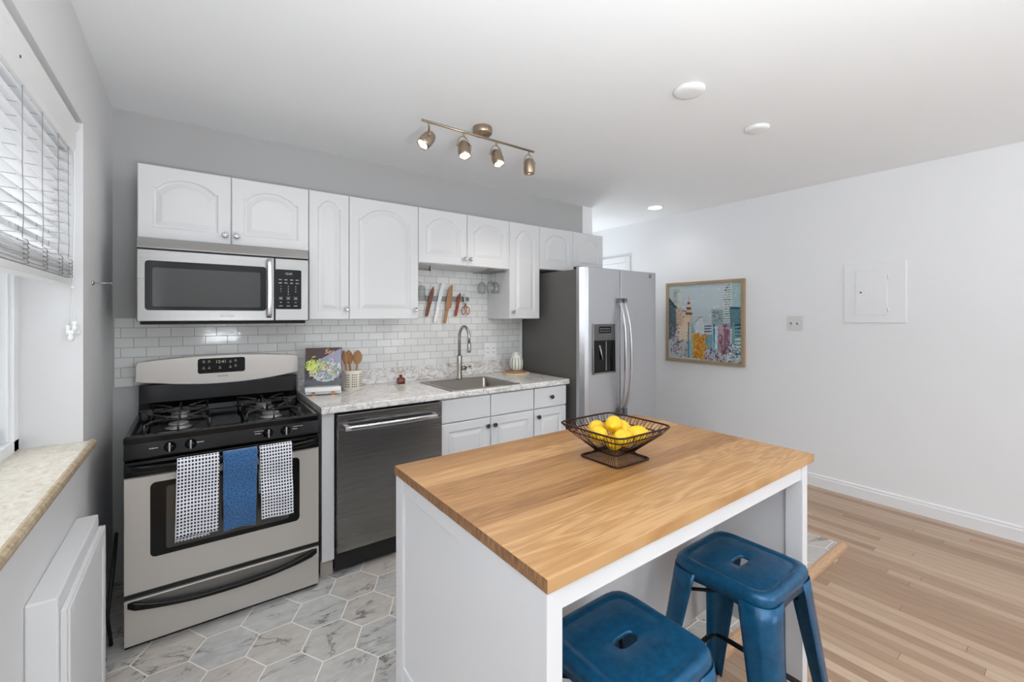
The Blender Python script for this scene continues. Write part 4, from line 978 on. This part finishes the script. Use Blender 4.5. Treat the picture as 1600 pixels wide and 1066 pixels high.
# ------------------------------------------------------------------ knife rack with knives
kr = MB(); kr.prism(rrect(1.638, 2.02, 1.512, 1.548, .012), -.028, -.0085, 'xz'); tag(kr.build('magnetic_knife_rack', flat('dark_steel_bar', S(120, 120, 120), .35, .8), bevel=.002), 'steel magnetic bar on the tiles holding knives and scissors', 'knife rack')
def blade(name, pts, mat, label, cat, y=-.031, th=.008, handle=None, hm=None):
    t = thing(name, (sum(p[0] for p in pts) / len(pts), y, min(p[1] for p in pts)), label, cat, 'knives on the magnetic rack')
    MB().prism(pts, y - th, y, 'xz').build('blade', mat, t, bevel=.0015)
    if handle: MB().prism(handle, y - th * 1.5, y + .0, 'xz').build('handle', hm or mat, t, bevel=.003)
    return t
def along(p0, p1, prof):
    """outline from a centre line p0->p1 and (t, left, right) widths"""
    d = Vector((p1[0] - p0[0], p1[1] - p0[1])); n = Vector((-d.y, d.x)).normalized(); A, B = [], []
    for t_, l, r in prof: c_ = Vector(p0) + d * t_; A.append(tuple(c_ + n * l)); B.append(tuple(c_ - n * r))
    return A + B[::-1]
p0, p1 = (1.640, 1.391), (1.700, 1.620)
blade('wooden_knife', along(p0, p1, [(.42, .013, .014), (.6, .017, .017), (.8, .014, .015), (.93, .007, .008), (1, .001, .001)]), 'walnut', 'dark brown pointed knife, leftmost on the rack', 'knife', handle=along(p0, p1, [(0, .009, .009), (.05, .012, .012), (.44, .0135, .0135)]))
p0, p1 = (1.706, 1.345), (1.785, 1.650)
blade('white_knife', along(p0, p1, [(.38, .015, .013), (.95, .018, .015), (1, .014, .013)]), flat('pale_blade', S(214, 216, 218), .3, .3), 'long straight white knife, second from the left', 'knife', handle=along(p0, p1, [(0, .007, .009), (.04, .011, .012), (.40, .0135, .0125)]), hm='plastic')
p0, p1 = (1.792, 1.338), (1.856, 1.640)
blade('bread_knife', along(p0, p1, [(.40, .014, .030), (.5, .019, .034), (.7, .022, .026), (.88, .018, .016), (.97, .006, .012), (1, -.006, .010)]), 'beech', 'broad light wooden knife with stripes at the middle of the rack', 'knife', handle=along(p0, p1, [(0, .008, .010), (.03, .011, .012), (.42, .013, .013)]))
p0, p1 = (1.888, 1.391), (1.932, 1.580)
blade('paring_knife', along(p0, p1, [(.45, .011, .012), (.7, .014, .014), (.9, .008, .009), (1, .001, .001)]), 'redwood', 'small red-brown knife between the striped knife and scissors', 'knife', handle=along(p0, p1, [(0, .008, .008), (.05, .011, .011), (.47, .0115, .012)]))
sc_ = thing('kitchen_scissors', (1.98, -.033, 1.41), 'steel scissors with copper-coloured looped handles at the rack end', 'scissors')
MB().prism([(1.972, 1.585), (1.966, 1.50), (1.978, 1.49), (1.984, 1.50)], -.036, -.032, 'xz').build('blade', 'nickel', sc_)
MB().prism([(1.955, 1.58), (1.990, 1.495), (1.978, 1.488), (1.968, 1.50)], -.040, -.036, 'xz').build('blade', 'nickel', sc_)
for s_ in (-1, 1):
    m = MB(); P = [(1.981 + s_ * (.021 + .016 * cos(a)), -.037, 1.437 + .030 * sin(a)) for a in [2 * pi * i / 20 for i in range(20)]]; m.tube(P, .0036, 8, closed=True)
    m.tube([(1.980, -.037, 1.495), (1.981 + s_ * .010, -.037, 1.462)], .0045, 8); m.build('finger_loop', 'copper', sc_)

# stemware rack under the short cabinet
sr = thing('stemware_rack', (2.12, -.18, 1.745), 'chrome wire stemware rack under the cabinet above the sink', 'glass rack')
m = MB()
for x in (2.05, 2.08, 2.112, 2.142, 2.174, 2.20): m.tube([(x, -.035, 1.742), (x, -.29, 1.742), (x, -.297, 1.75), (x, -.295, 1.7565)], .0022, 6)
m.tube([(2.045, -.06, 1.7445), (2.205, -.06, 1.7445)], .0025, 6).tube([(2.045, -.27, 1.7445), (2.205, -.27, 1.7445)], .0025, 6); m.build('rails', 'nickel', sr)
MB().lathe([(.008, 0), (.012, -.003), (.012, -.01), (.008, -.012)], (2.045, -.27, 1.752), n=12).build('mount', 'nickel', sr)
def glass_mb():
    m = MB(); m.lathe([(.001, .0), (.032, -.001), (.033, -.002), (.004, -.006), (.0035, -.07), (.006, -.078), (.022, -.088), (.033, -.105), (.036, -.125), (.034, -.15), (.030, -.175), (.0292, -.175), (.033, -.15), (.0348, -.125), (.0318, -.105), (.021, -.09), (.001, -.082)], n=28); return m
g0 = glass_mb().build('wine_glass', 'stemware', local=True)
for i, (x, y, lb) in enumerate([(2.096, -.23, 'wine glass hanging upside down at the left of the rack'), (2.158, -.20, 'wine glass hanging upside down at the right of the rack, nearest the cabinet side'), (2.096, -.10, 'wine glass hanging behind the left one, closest to the tiles')]):
    o = g0 if i == 0 else g0.copy()
    if i: COL.objects.link(o)
    o.location = (x, y, 1.7475); tag(o, lb, 'wine glass', 'wine glasses under the cabinet')
ph = thing('paper_towel_bracket', (1.53, -.18, 1.757), 'small steel bracket under the cabinet left of the knives', 'bracket')
m = MB(); m.box(1.46, 1.60, -.21, -.18, 1.754, 1.757); m.build('mounting_plate', 'nickel', ph); m = MB(); m.box(1.594, 1.60, -.21, -.18, 1.72, 1.754).tube([(1.597, -.195, 1.725), (1.47, -.195, 1.725)], .005, 8); m.build('arm', 'nickel', ph)
hg = thing('hanging_glass_jug', (1.60, -.05, 1.50), 'clear glass beaker standing out beside the left end of the knife rack', 'glass')
bpy.data.objects.remove(hg)
m = MB(); m.lathe([(.001, 0), (.026, -.002), (.034, -.02), (.036, -.12), (.0345, -.12), (.0325, -.02), (.001, -.004)], (1.585, -.06, 1.625), n=28)
m.tube([(1.585, -.06, 1.623), (1.585, -.05, 1.65), (1.585, -.012, 1.655), (1.585, -.0085, 1.64)], .0022, 6)
tag(m.build('glass_cup', 'stemware'), 'clear upside-down glass cup on a wall hook left of the knives', 'glass')

# ------------------------------------------------------------------ right wall: painting, switch, panel
pt_ = thing('framed_painting', (XR - .02, -.656, .915), 'abstract city painting in a pale wooden frame on the right wall', 'painting')
PY0, PY1, PZ0, PZ1 = -.240, -1.075, .915, 1.748; fw = .030
m = MB(); xo = XR - .038
m.box(xo, XR - .001, PY1, PY1 + fw, PZ0, PZ1).box(xo, XR - .001, PY0 - fw, PY0, PZ0, PZ1).box(xo, XR - .001, PY1 + fw, PY0 - fw, PZ1 - fw, PZ1).box(xo, XR - .001, PY1 + fw, PY0 - fw, PZ0, PZ0 + fw); m.build('frame', 'frame_wood', pt_, bevel=.002)
cv = MB().box(XR - .022, XR - .003, PY1 + fw - .001, PY0 - fw + .001, PZ0 + fw - .001, PZ1 - fw + .001).build('canvas_board', 'plastic', pt_)
rr = random.Random(11); sh = []
def add(col, pts): sh.append((S(*col), pts))
def rect(u0, u1, v0, v1, j=.012): return [(u0 + rr.uniform(-j, j), v0), (u1 + rr.uniform(-j, j), v0 + rr.uniform(-j, j)), (u1 + rr.uniform(-j, j), v1), (u0 + rr.uniform(-j, j), v1 + rr.uniform(-j, j))]
add((196, 208, 208), rect(.0, .16, .5, 1)); add((170, 184, 180), rect(.07, .16, .55, .96)); add((206, 210, 202), rect(.12, .20, .3, .9))
add((82, 112, 124), [(0, .82), (.11, .68), (.12, .45), (.09, .3), (0, .25)]); add((52, 78, 92), [(0, .84), (.13, .70), (.12, .67), (0, .76)])
add((206, 178, 150), rect(.11, .21, .35, .70)); add((214, 190, 160), rect(.19, .35, .25, .60)); add((228, 206, 176), rect(.21, .31, .3, .56)); add((232, 214, 190), rect(.15, .32, .22, .45))
for i, wv in enumerate((.10, .09, .075, .06, .045, .028)): add((112, 66, 52) if i % 2 == 0 else (222, 190, 148), [(.30 - wv / 2, .60 + i * .035), (.30 + wv / 2, .60 + i * .035), (.30 + wv / 2.4, .63 + i * .035), (.30 - wv / 2.4, .63 + i * .035)])
add((128, 96, 84), [(.296, .8), (.304, .8), (.300, .88)]); 
for i in range(14): add((96, 62, 60) if i % 2 else (236, 220, 196), dab(rr, rr.uniform(.2, .37), rr.uniform(.56, .68), .012, .008, rr.uniform(0, 90)))
add((190, 204, 210), rect(.40, .66, .3, .62)); add((206, 216, 220), [(.38, .35), (.38, .5), (.44, .58), (.5, .56), (.52, .35)]); add((120, 140, 148), [(.39, .5), (.44, .565), (.5, .575), (.5, .568), (.44, .55), (.40, .49)])
add((150, 170, 176), rect(.62, .78, .45, .66)); 
for i in range(16): add((96, 112, 110), dab(rr, rr.uniform(.63, .77), rr.uniform(.52, .66), .014, .007, rr.uniform(0, 180)))
for v in (.44, .405, .37): add((64, 58, 112), [(.52, v), (.62, v + .006), (.62, v + .020), (.52, v + .014)])
add((64, 88, 124), rect(.645, .665, .10, .47, .004)); add((110, 166, 182), rect(.52, .64, .14, .34)); add((186, 226, 236), rect(.66, .70, .1, .45))
add((176, 140, 150), rect(.70, .86, .12, .48)); add((146, 104, 126), rect(.78, .85, .1, .42)); add((196, 166, 170), rect(.72, .78, .3, .47)); 
add((206, 214, 214), rect(.78, .88, .5, 1, .006))
for i in range(17): v = .48 + i * .03; add(rr.choice([(96, 112, 112), (240, 244, 244), (120, 148, 150)]), [(.785, v), (.87, v + .006), (.87, v + .016), (.785, v + .010)])
add((168, 196, 198), rect(.88, 1, .64, 1)); add((90, 132, 142), rect(.86, 1, .42, .69)); add((30, 70, 86), [(.86, .67), (1, .665), (1, .69), (.86, .695)]); add((122, 164, 172), rect(.88, 1, .1, .46))
for i in range(9): add(rr.choice([(226, 238, 240), (28, 62, 84), (60, 110, 130)]), [(.92, .1 + i * .045), (1, .105 + i * .045), (1, .125 + i * .045), (.92, .12 + i * .045)])
add((160, 196, 204), rect(.25, .40, .02, .26)); add((90, 130, 146), rect(.29, .31, .02, .5, .004)); add((150, 190, 202), rect(.33, .38, .02, .5))
for i in range(46): add(rr.choice([(204, 140, 40), (220, 166, 60), (186, 112, 36), (232, 190, 96)]), dab(rr, rr.uniform(.36, .56), rr.uniform(.02, .34) * (1 - .0), .03, .02, rr.uniform(0, 180)))
add((206, 142, 44), [(.36, .02), (.37, .35), (.45, .33), (.56, .18), (.52, .02)])
for i in range(60): add(rr.choice([(206, 142, 44), (226, 176, 70), (180, 110, 36)]), dab(rr, rr.uniform(.37, .53), rr.uniform(.02, .30), .022, .007, rr.uniform(0, 180)))
for i in range(80): u = rr.uniform(.02, .16); add(rr.choice([(120, 76, 104), (160, 120, 150), (90, 110, 130), (60, 90, 110), (186, 150, 160)]), dab(rr, u, rr.uniform(.05, .48), .018, .007, rr.uniform(20, 120)))
for i in range(50): add(rr.choice([(196, 160, 150), (214, 196, 180), (150, 110, 110), (170, 190, 196)]), dab(rr, rr.uniform(.10, .28), rr.uniform(.02, .26), .02, .010, rr.uniform(0, 180)))
for i in range(90): add(rr.choice([(92, 40, 70), (130, 70, 100), (70, 30, 60), (214, 196, 206), (190, 170, 190)]), dab(rr, rr.uniform(.52, .80), rr.uniform(.0, .15), .028, .005, rr.uniform(40, 130)))
for i in range(60): add(rr.choice([(206, 216, 220), (120, 160, 170), (40, 70, 100), (230, 236, 238)]), dab(rr, rr.uniform(.80, .99), rr.uniform(.01, .22), .022, .008, rr.uniform(0, 180)))
for i in range(50): add(rr.choice([(140, 104, 124), (186, 150, 160), (120, 88, 112)]), dab(rr, rr.uniform(.71, .85), rr.uniform(.12, .46), .01, .022, rr.uniform(-10, 10)))
def inside(u, v, P):
    c = False
    for i in range(len(P)):
        (x1, y1), (x2, y2) = P[i], P[i - 1]
        if (y1 > v) != (y2 > v) and u < (x2 - x1) * (v - y1) / (y2 - y1) + x1: c = not c
    return c
big = list(sh)
for i in range(900):      # brush texture: short strokes that vary the colour lying under them
    u, v = rr.random(), rr.random(); c_ = S(190, 204, 210)
    for col_, P in big:
        if inside(u, v, P): c_ = col_
    k = rr.uniform(.72, 1.25); g_ = sum(c_[:3]) / 3; w_ = rr.uniform(.0, .3); lift = rr.choice([0, 0, .05, .12])
    c_ = tuple(min(1, (a * (1 - w_) + g_ * w_) * k + lift) for a in c_[:3]) + (1,)
    busy = v < .62 or u < .2 or u > .78
    sh.append((c_, dab(rr, u, v, rr.uniform(.008, .022), rr.uniform(.004, .009), rr.choice([90, 80, 100, 0, 20]) + rr.uniform(-15, 15)) if busy else dab(rr, u, v, .03, .008, rr.uniform(-20, 20))) if busy or k > 1.0 and k < 1.08 else (c_, [(0, 0), (0, 0.001), (0.001, 0)]))
strokes('painted_scene', 'canvas', cv, S(190, 204, 210), (XR - .0222, PY0 - fw, PZ0 + fw), (0, -1, 0), (0, 0, 1), (-1, 0, 0), abs(PY1 - PY0) - 2 * fw, PZ1 - PZ0 - 2 * fw, sh)

sw = thing('cable_wall_plate', (XR - .004, -1.49, 1.27), 'square white wall plate with two small jacks, right of the painting', 'wall plate')
MB().box(XR - .009, XR - .0005, -1.553, -1.428, 1.270, 1.398).build('cover_plate', flat('aged_white_plastic', S(222, 221, 219), .35), sw, bevel=.004)
for y in (-1.465, -1.512):
    j = MB().lathe([(.001, 0), (.014, 0), (.014, -.002), (.001, -.002)], (XR - .0088, y, 1.333), 'x', 20).build('jack_ring', 'plastic', sw)
    MB().lathe([(.001, -.002), (.005, -.002), (.005, -.008), (.001, -.008)], (XR - .0088, y, 1.333), 'x', 12).build('jack', 'iron', j)
bx_ = thing('breaker_panel', (XR - .004, -2.03, 1.343), 'white painted electrical breaker panel set in the right wall', 'electrical panel')
m = MB(); m.box(XR - .010, XR - .0005, -2.216, -1.84, 1.343, 1.80); m.build('panel_frame', 'wall_white', bx_, bevel=.003)
d = MB().box(XR - .016, XR - .0105, -2.109, -1.918, 1.401, 1.749).build('door', 'wall_white', bx_, bevel=.0015)
m = MB(); m.box(XR - .0205, XR - .016, -1.985, -1.925, 1.558, 1.590); lt = m.build('latch', 'plastic', d, bevel=.002); MB().cyl((XR - .0235, -1.952, 1.576), (XR - .0205, -1.952, 1.576), .006).build('lock', 'dark_ink', lt)
for z in (1.44, 1.69): MB().cyl((XR - .013, -2.115, z - .018), (XR - .013, -2.115, z + .018), .004).build('hinge', 'wall_white', d)

# ------------------------------------------------------------------ ceiling fittings
for (x, y, r, lb) in ((2.150, -1.885, .072, 'round white smoke alarm on the ceiling, nearer to the camera'), (2.857, -1.878, .064, 'smaller round white cover plate on the ceiling, farther to the right')):
    m = MB(); m.lathe([(.001, 0), (r, 0), (r, -.006), (r * .97, -.012), (r * .90, -.018), (r * .6, -.021), (.001, -.022)], (x, y, CZ), n=48); tag(m.build('ceiling_disc', 'plastic'), lb, 'ceiling cover')
rl_ = thing('recessed_light', (3.96, -.40, CZ), 'small round recessed light glowing in the ceiling near the right wall', 'ceiling light')
MB().lathe([(.066, 0), (.078, 0), (.078, -.003), (.066, -.005)], (3.96, -.40, CZ), n=40).build('trim_ring', 'plastic', rl_)
MB().lathe([(.001, -.001), (.064, -.001), (.064, -.008), (.001, -.009)], (3.96, -.40, CZ), n=40).build('lens', 'downlight', rl_)
def spot(name, loc, direction, power, size=R(120), blend=.6, col=(1, .93, .84), rad=.02):
    l = bpy.data.lights.new(name, 'SPOT'); l.energy = power; l.spot_size = size; l.spot_blend = blend; l.color = col; l.shadow_soft_size = rad
    o = bpy.data.objects.new(name, l); COL.objects.link(o); o.location = loc; o.rotation_euler = Vector(direction).to_track_quat('-Z', 'Y').to_euler(); return o
spot('recessed_lamp', (3.96, -.40, CZ - .03), (0, 0, -1), 4, R(150), .8, (1, .97, .93), .05)

tl = thing('track_light', (1.57, -.94, CZ), 'antique nickel bar of four adjustable spotlights on the ceiling', 'ceiling light')
TY, TZ = -.94, 2.430
MB().lathe([(.001, 0), (.052, 0), (.056, -.006), (.056, -.036), (.050, -.042), (.012, -.044), (.010, -.052), (.001, -.052)], (1.57, TY, CZ), n=40).build('canopy', 'bronze', tl)
MB().tube([(1.192, TY, TZ), (1.952, TY, TZ)], .0065, 14).build('bar', 'bronze', tl)
heads = [(1.232, (-.62, -.05, -.76), 0), (1.446, (-.06, -.30, -.95), 1), (1.668, (.08, -.36, -.93), 2), (1.915, (.10, .12, -.98), 3)]
for hx, dr3, k in heads:
    d = Vector(dr3).normalized(); hd = thing('tmp', (0, 0, 0), None, None); bpy.data.objects.remove(hd)
    piv = Vector((hx, TY, TZ - .085))
    m = MB(); m.cyl((hx, TY, TZ), (hx, TY, TZ - .026), .0055, n=12)
    side = d.cross(Vector((0, 1, 0))); side = side.normalized()
    if k in (0,): side = Vector((0.35, 1, 0)).normalized()
    else: side = Vector((1, .15, 0)).normalized()
    P = [piv + side * (.046 * cos(a)) + Vector((0, 0, .059 * sin(a))) for a in [pi * i / 14 for i in range(15)]]; m.tube(P, .0028, 8)
    P = [piv + side * .043, piv + side * .047 + Vector((0, 0, -.01))]; m.tube(P, .006, 8).tube([piv - side * .040, piv - side * .050], .006, 8)
    yk = m.build('yoke', 'bronze', tl)
    up = -d; m = MB(); c0 = piv - d * .034; u = d.orthogonal().normalized(); w_ = d.cross(u); L = []
    for r, h_ in ((.008, .0), (.020, .003), (.029, .014), (.034, .035), (.036, .058), (.034, .082), (.032, .096), (.030, .096), (.031, .08), (.030, .055), (.012, .045)):
        L.append([tuple(c0 + d * h_ + u * (r * cos(2 * pi * i / 28)) + w_ * (r * sin(2 * pi * i / 28))) for i in range(28)])
    m.loft(L); sh_ = m.build('lamp_shade', 'bronze', tl)
    m = MB(); L = []
    for r, h_ in ((.012, .050), (.020, .060), (.024, .074), (.024, .084), (.018, .089), (.002, .091)):
        L.append([tuple(c0 + d * h_ + u * (r * cos(2 * pi * i / 24)) + w_ * (r * sin(2 * pi * i / 24))) for i in range(24)])
    m.loft(L); m.build('bulb', 'bulb', sh_)
    spot('spot_lamp', tuple(c0 + d * .104), d, 5 if k == 0 else 9, R(125), .7)
    # loop of wire feeding the lamp
    m = MB(); b = Vector((hx, TY, TZ - .026)); e = piv + side * (.05 if k != 2 else -.05)
    m.tube([b, b + side * .02 + Vector((0, -.012, -.02)), e + Vector((0, -.01, .012)), e, c0 + u * .01], .0022, 6); m.build('supply_wire', 'bronze', tl)

# unseen bowl lamps on poles, added to carry the fill lights
LB = ['first bowl uplighter standing just behind the photographer', 'bowl uplighter standing farther back in the living half by the window wall', 'bowl uplighter standing in the far right corner of the living half', 'bowl uplighter standing in the hall behind the refrigerator wall']
for (ux, uy, uz, up_), lb in zip(FILL_UPLIGHTS, LB):
    fl = thing('floor_lamp', (ux, uy, WZ), lb, 'floor lamp', 'bowl uplighters')
    MB().lathe([(.001, 0), (.13, 0), (.13, .012), (.02, .02), (.001, .02)], (ux, uy, WZ)).build('base', 'nickel', fl)
    MB().cyl((ux, uy, WZ + .018), (ux, uy, uz - .10), .011).build('pole', 'nickel', fl)
    MB().lathe([(.012, -.105), (.10, -.09), (.19, -.04), (.245, .0), (.250, .0), (.195, -.047), (.10, -.098), (.012, -.112)], (ux, uy, uz)).build('bowl_shade', 'plastic', fl)
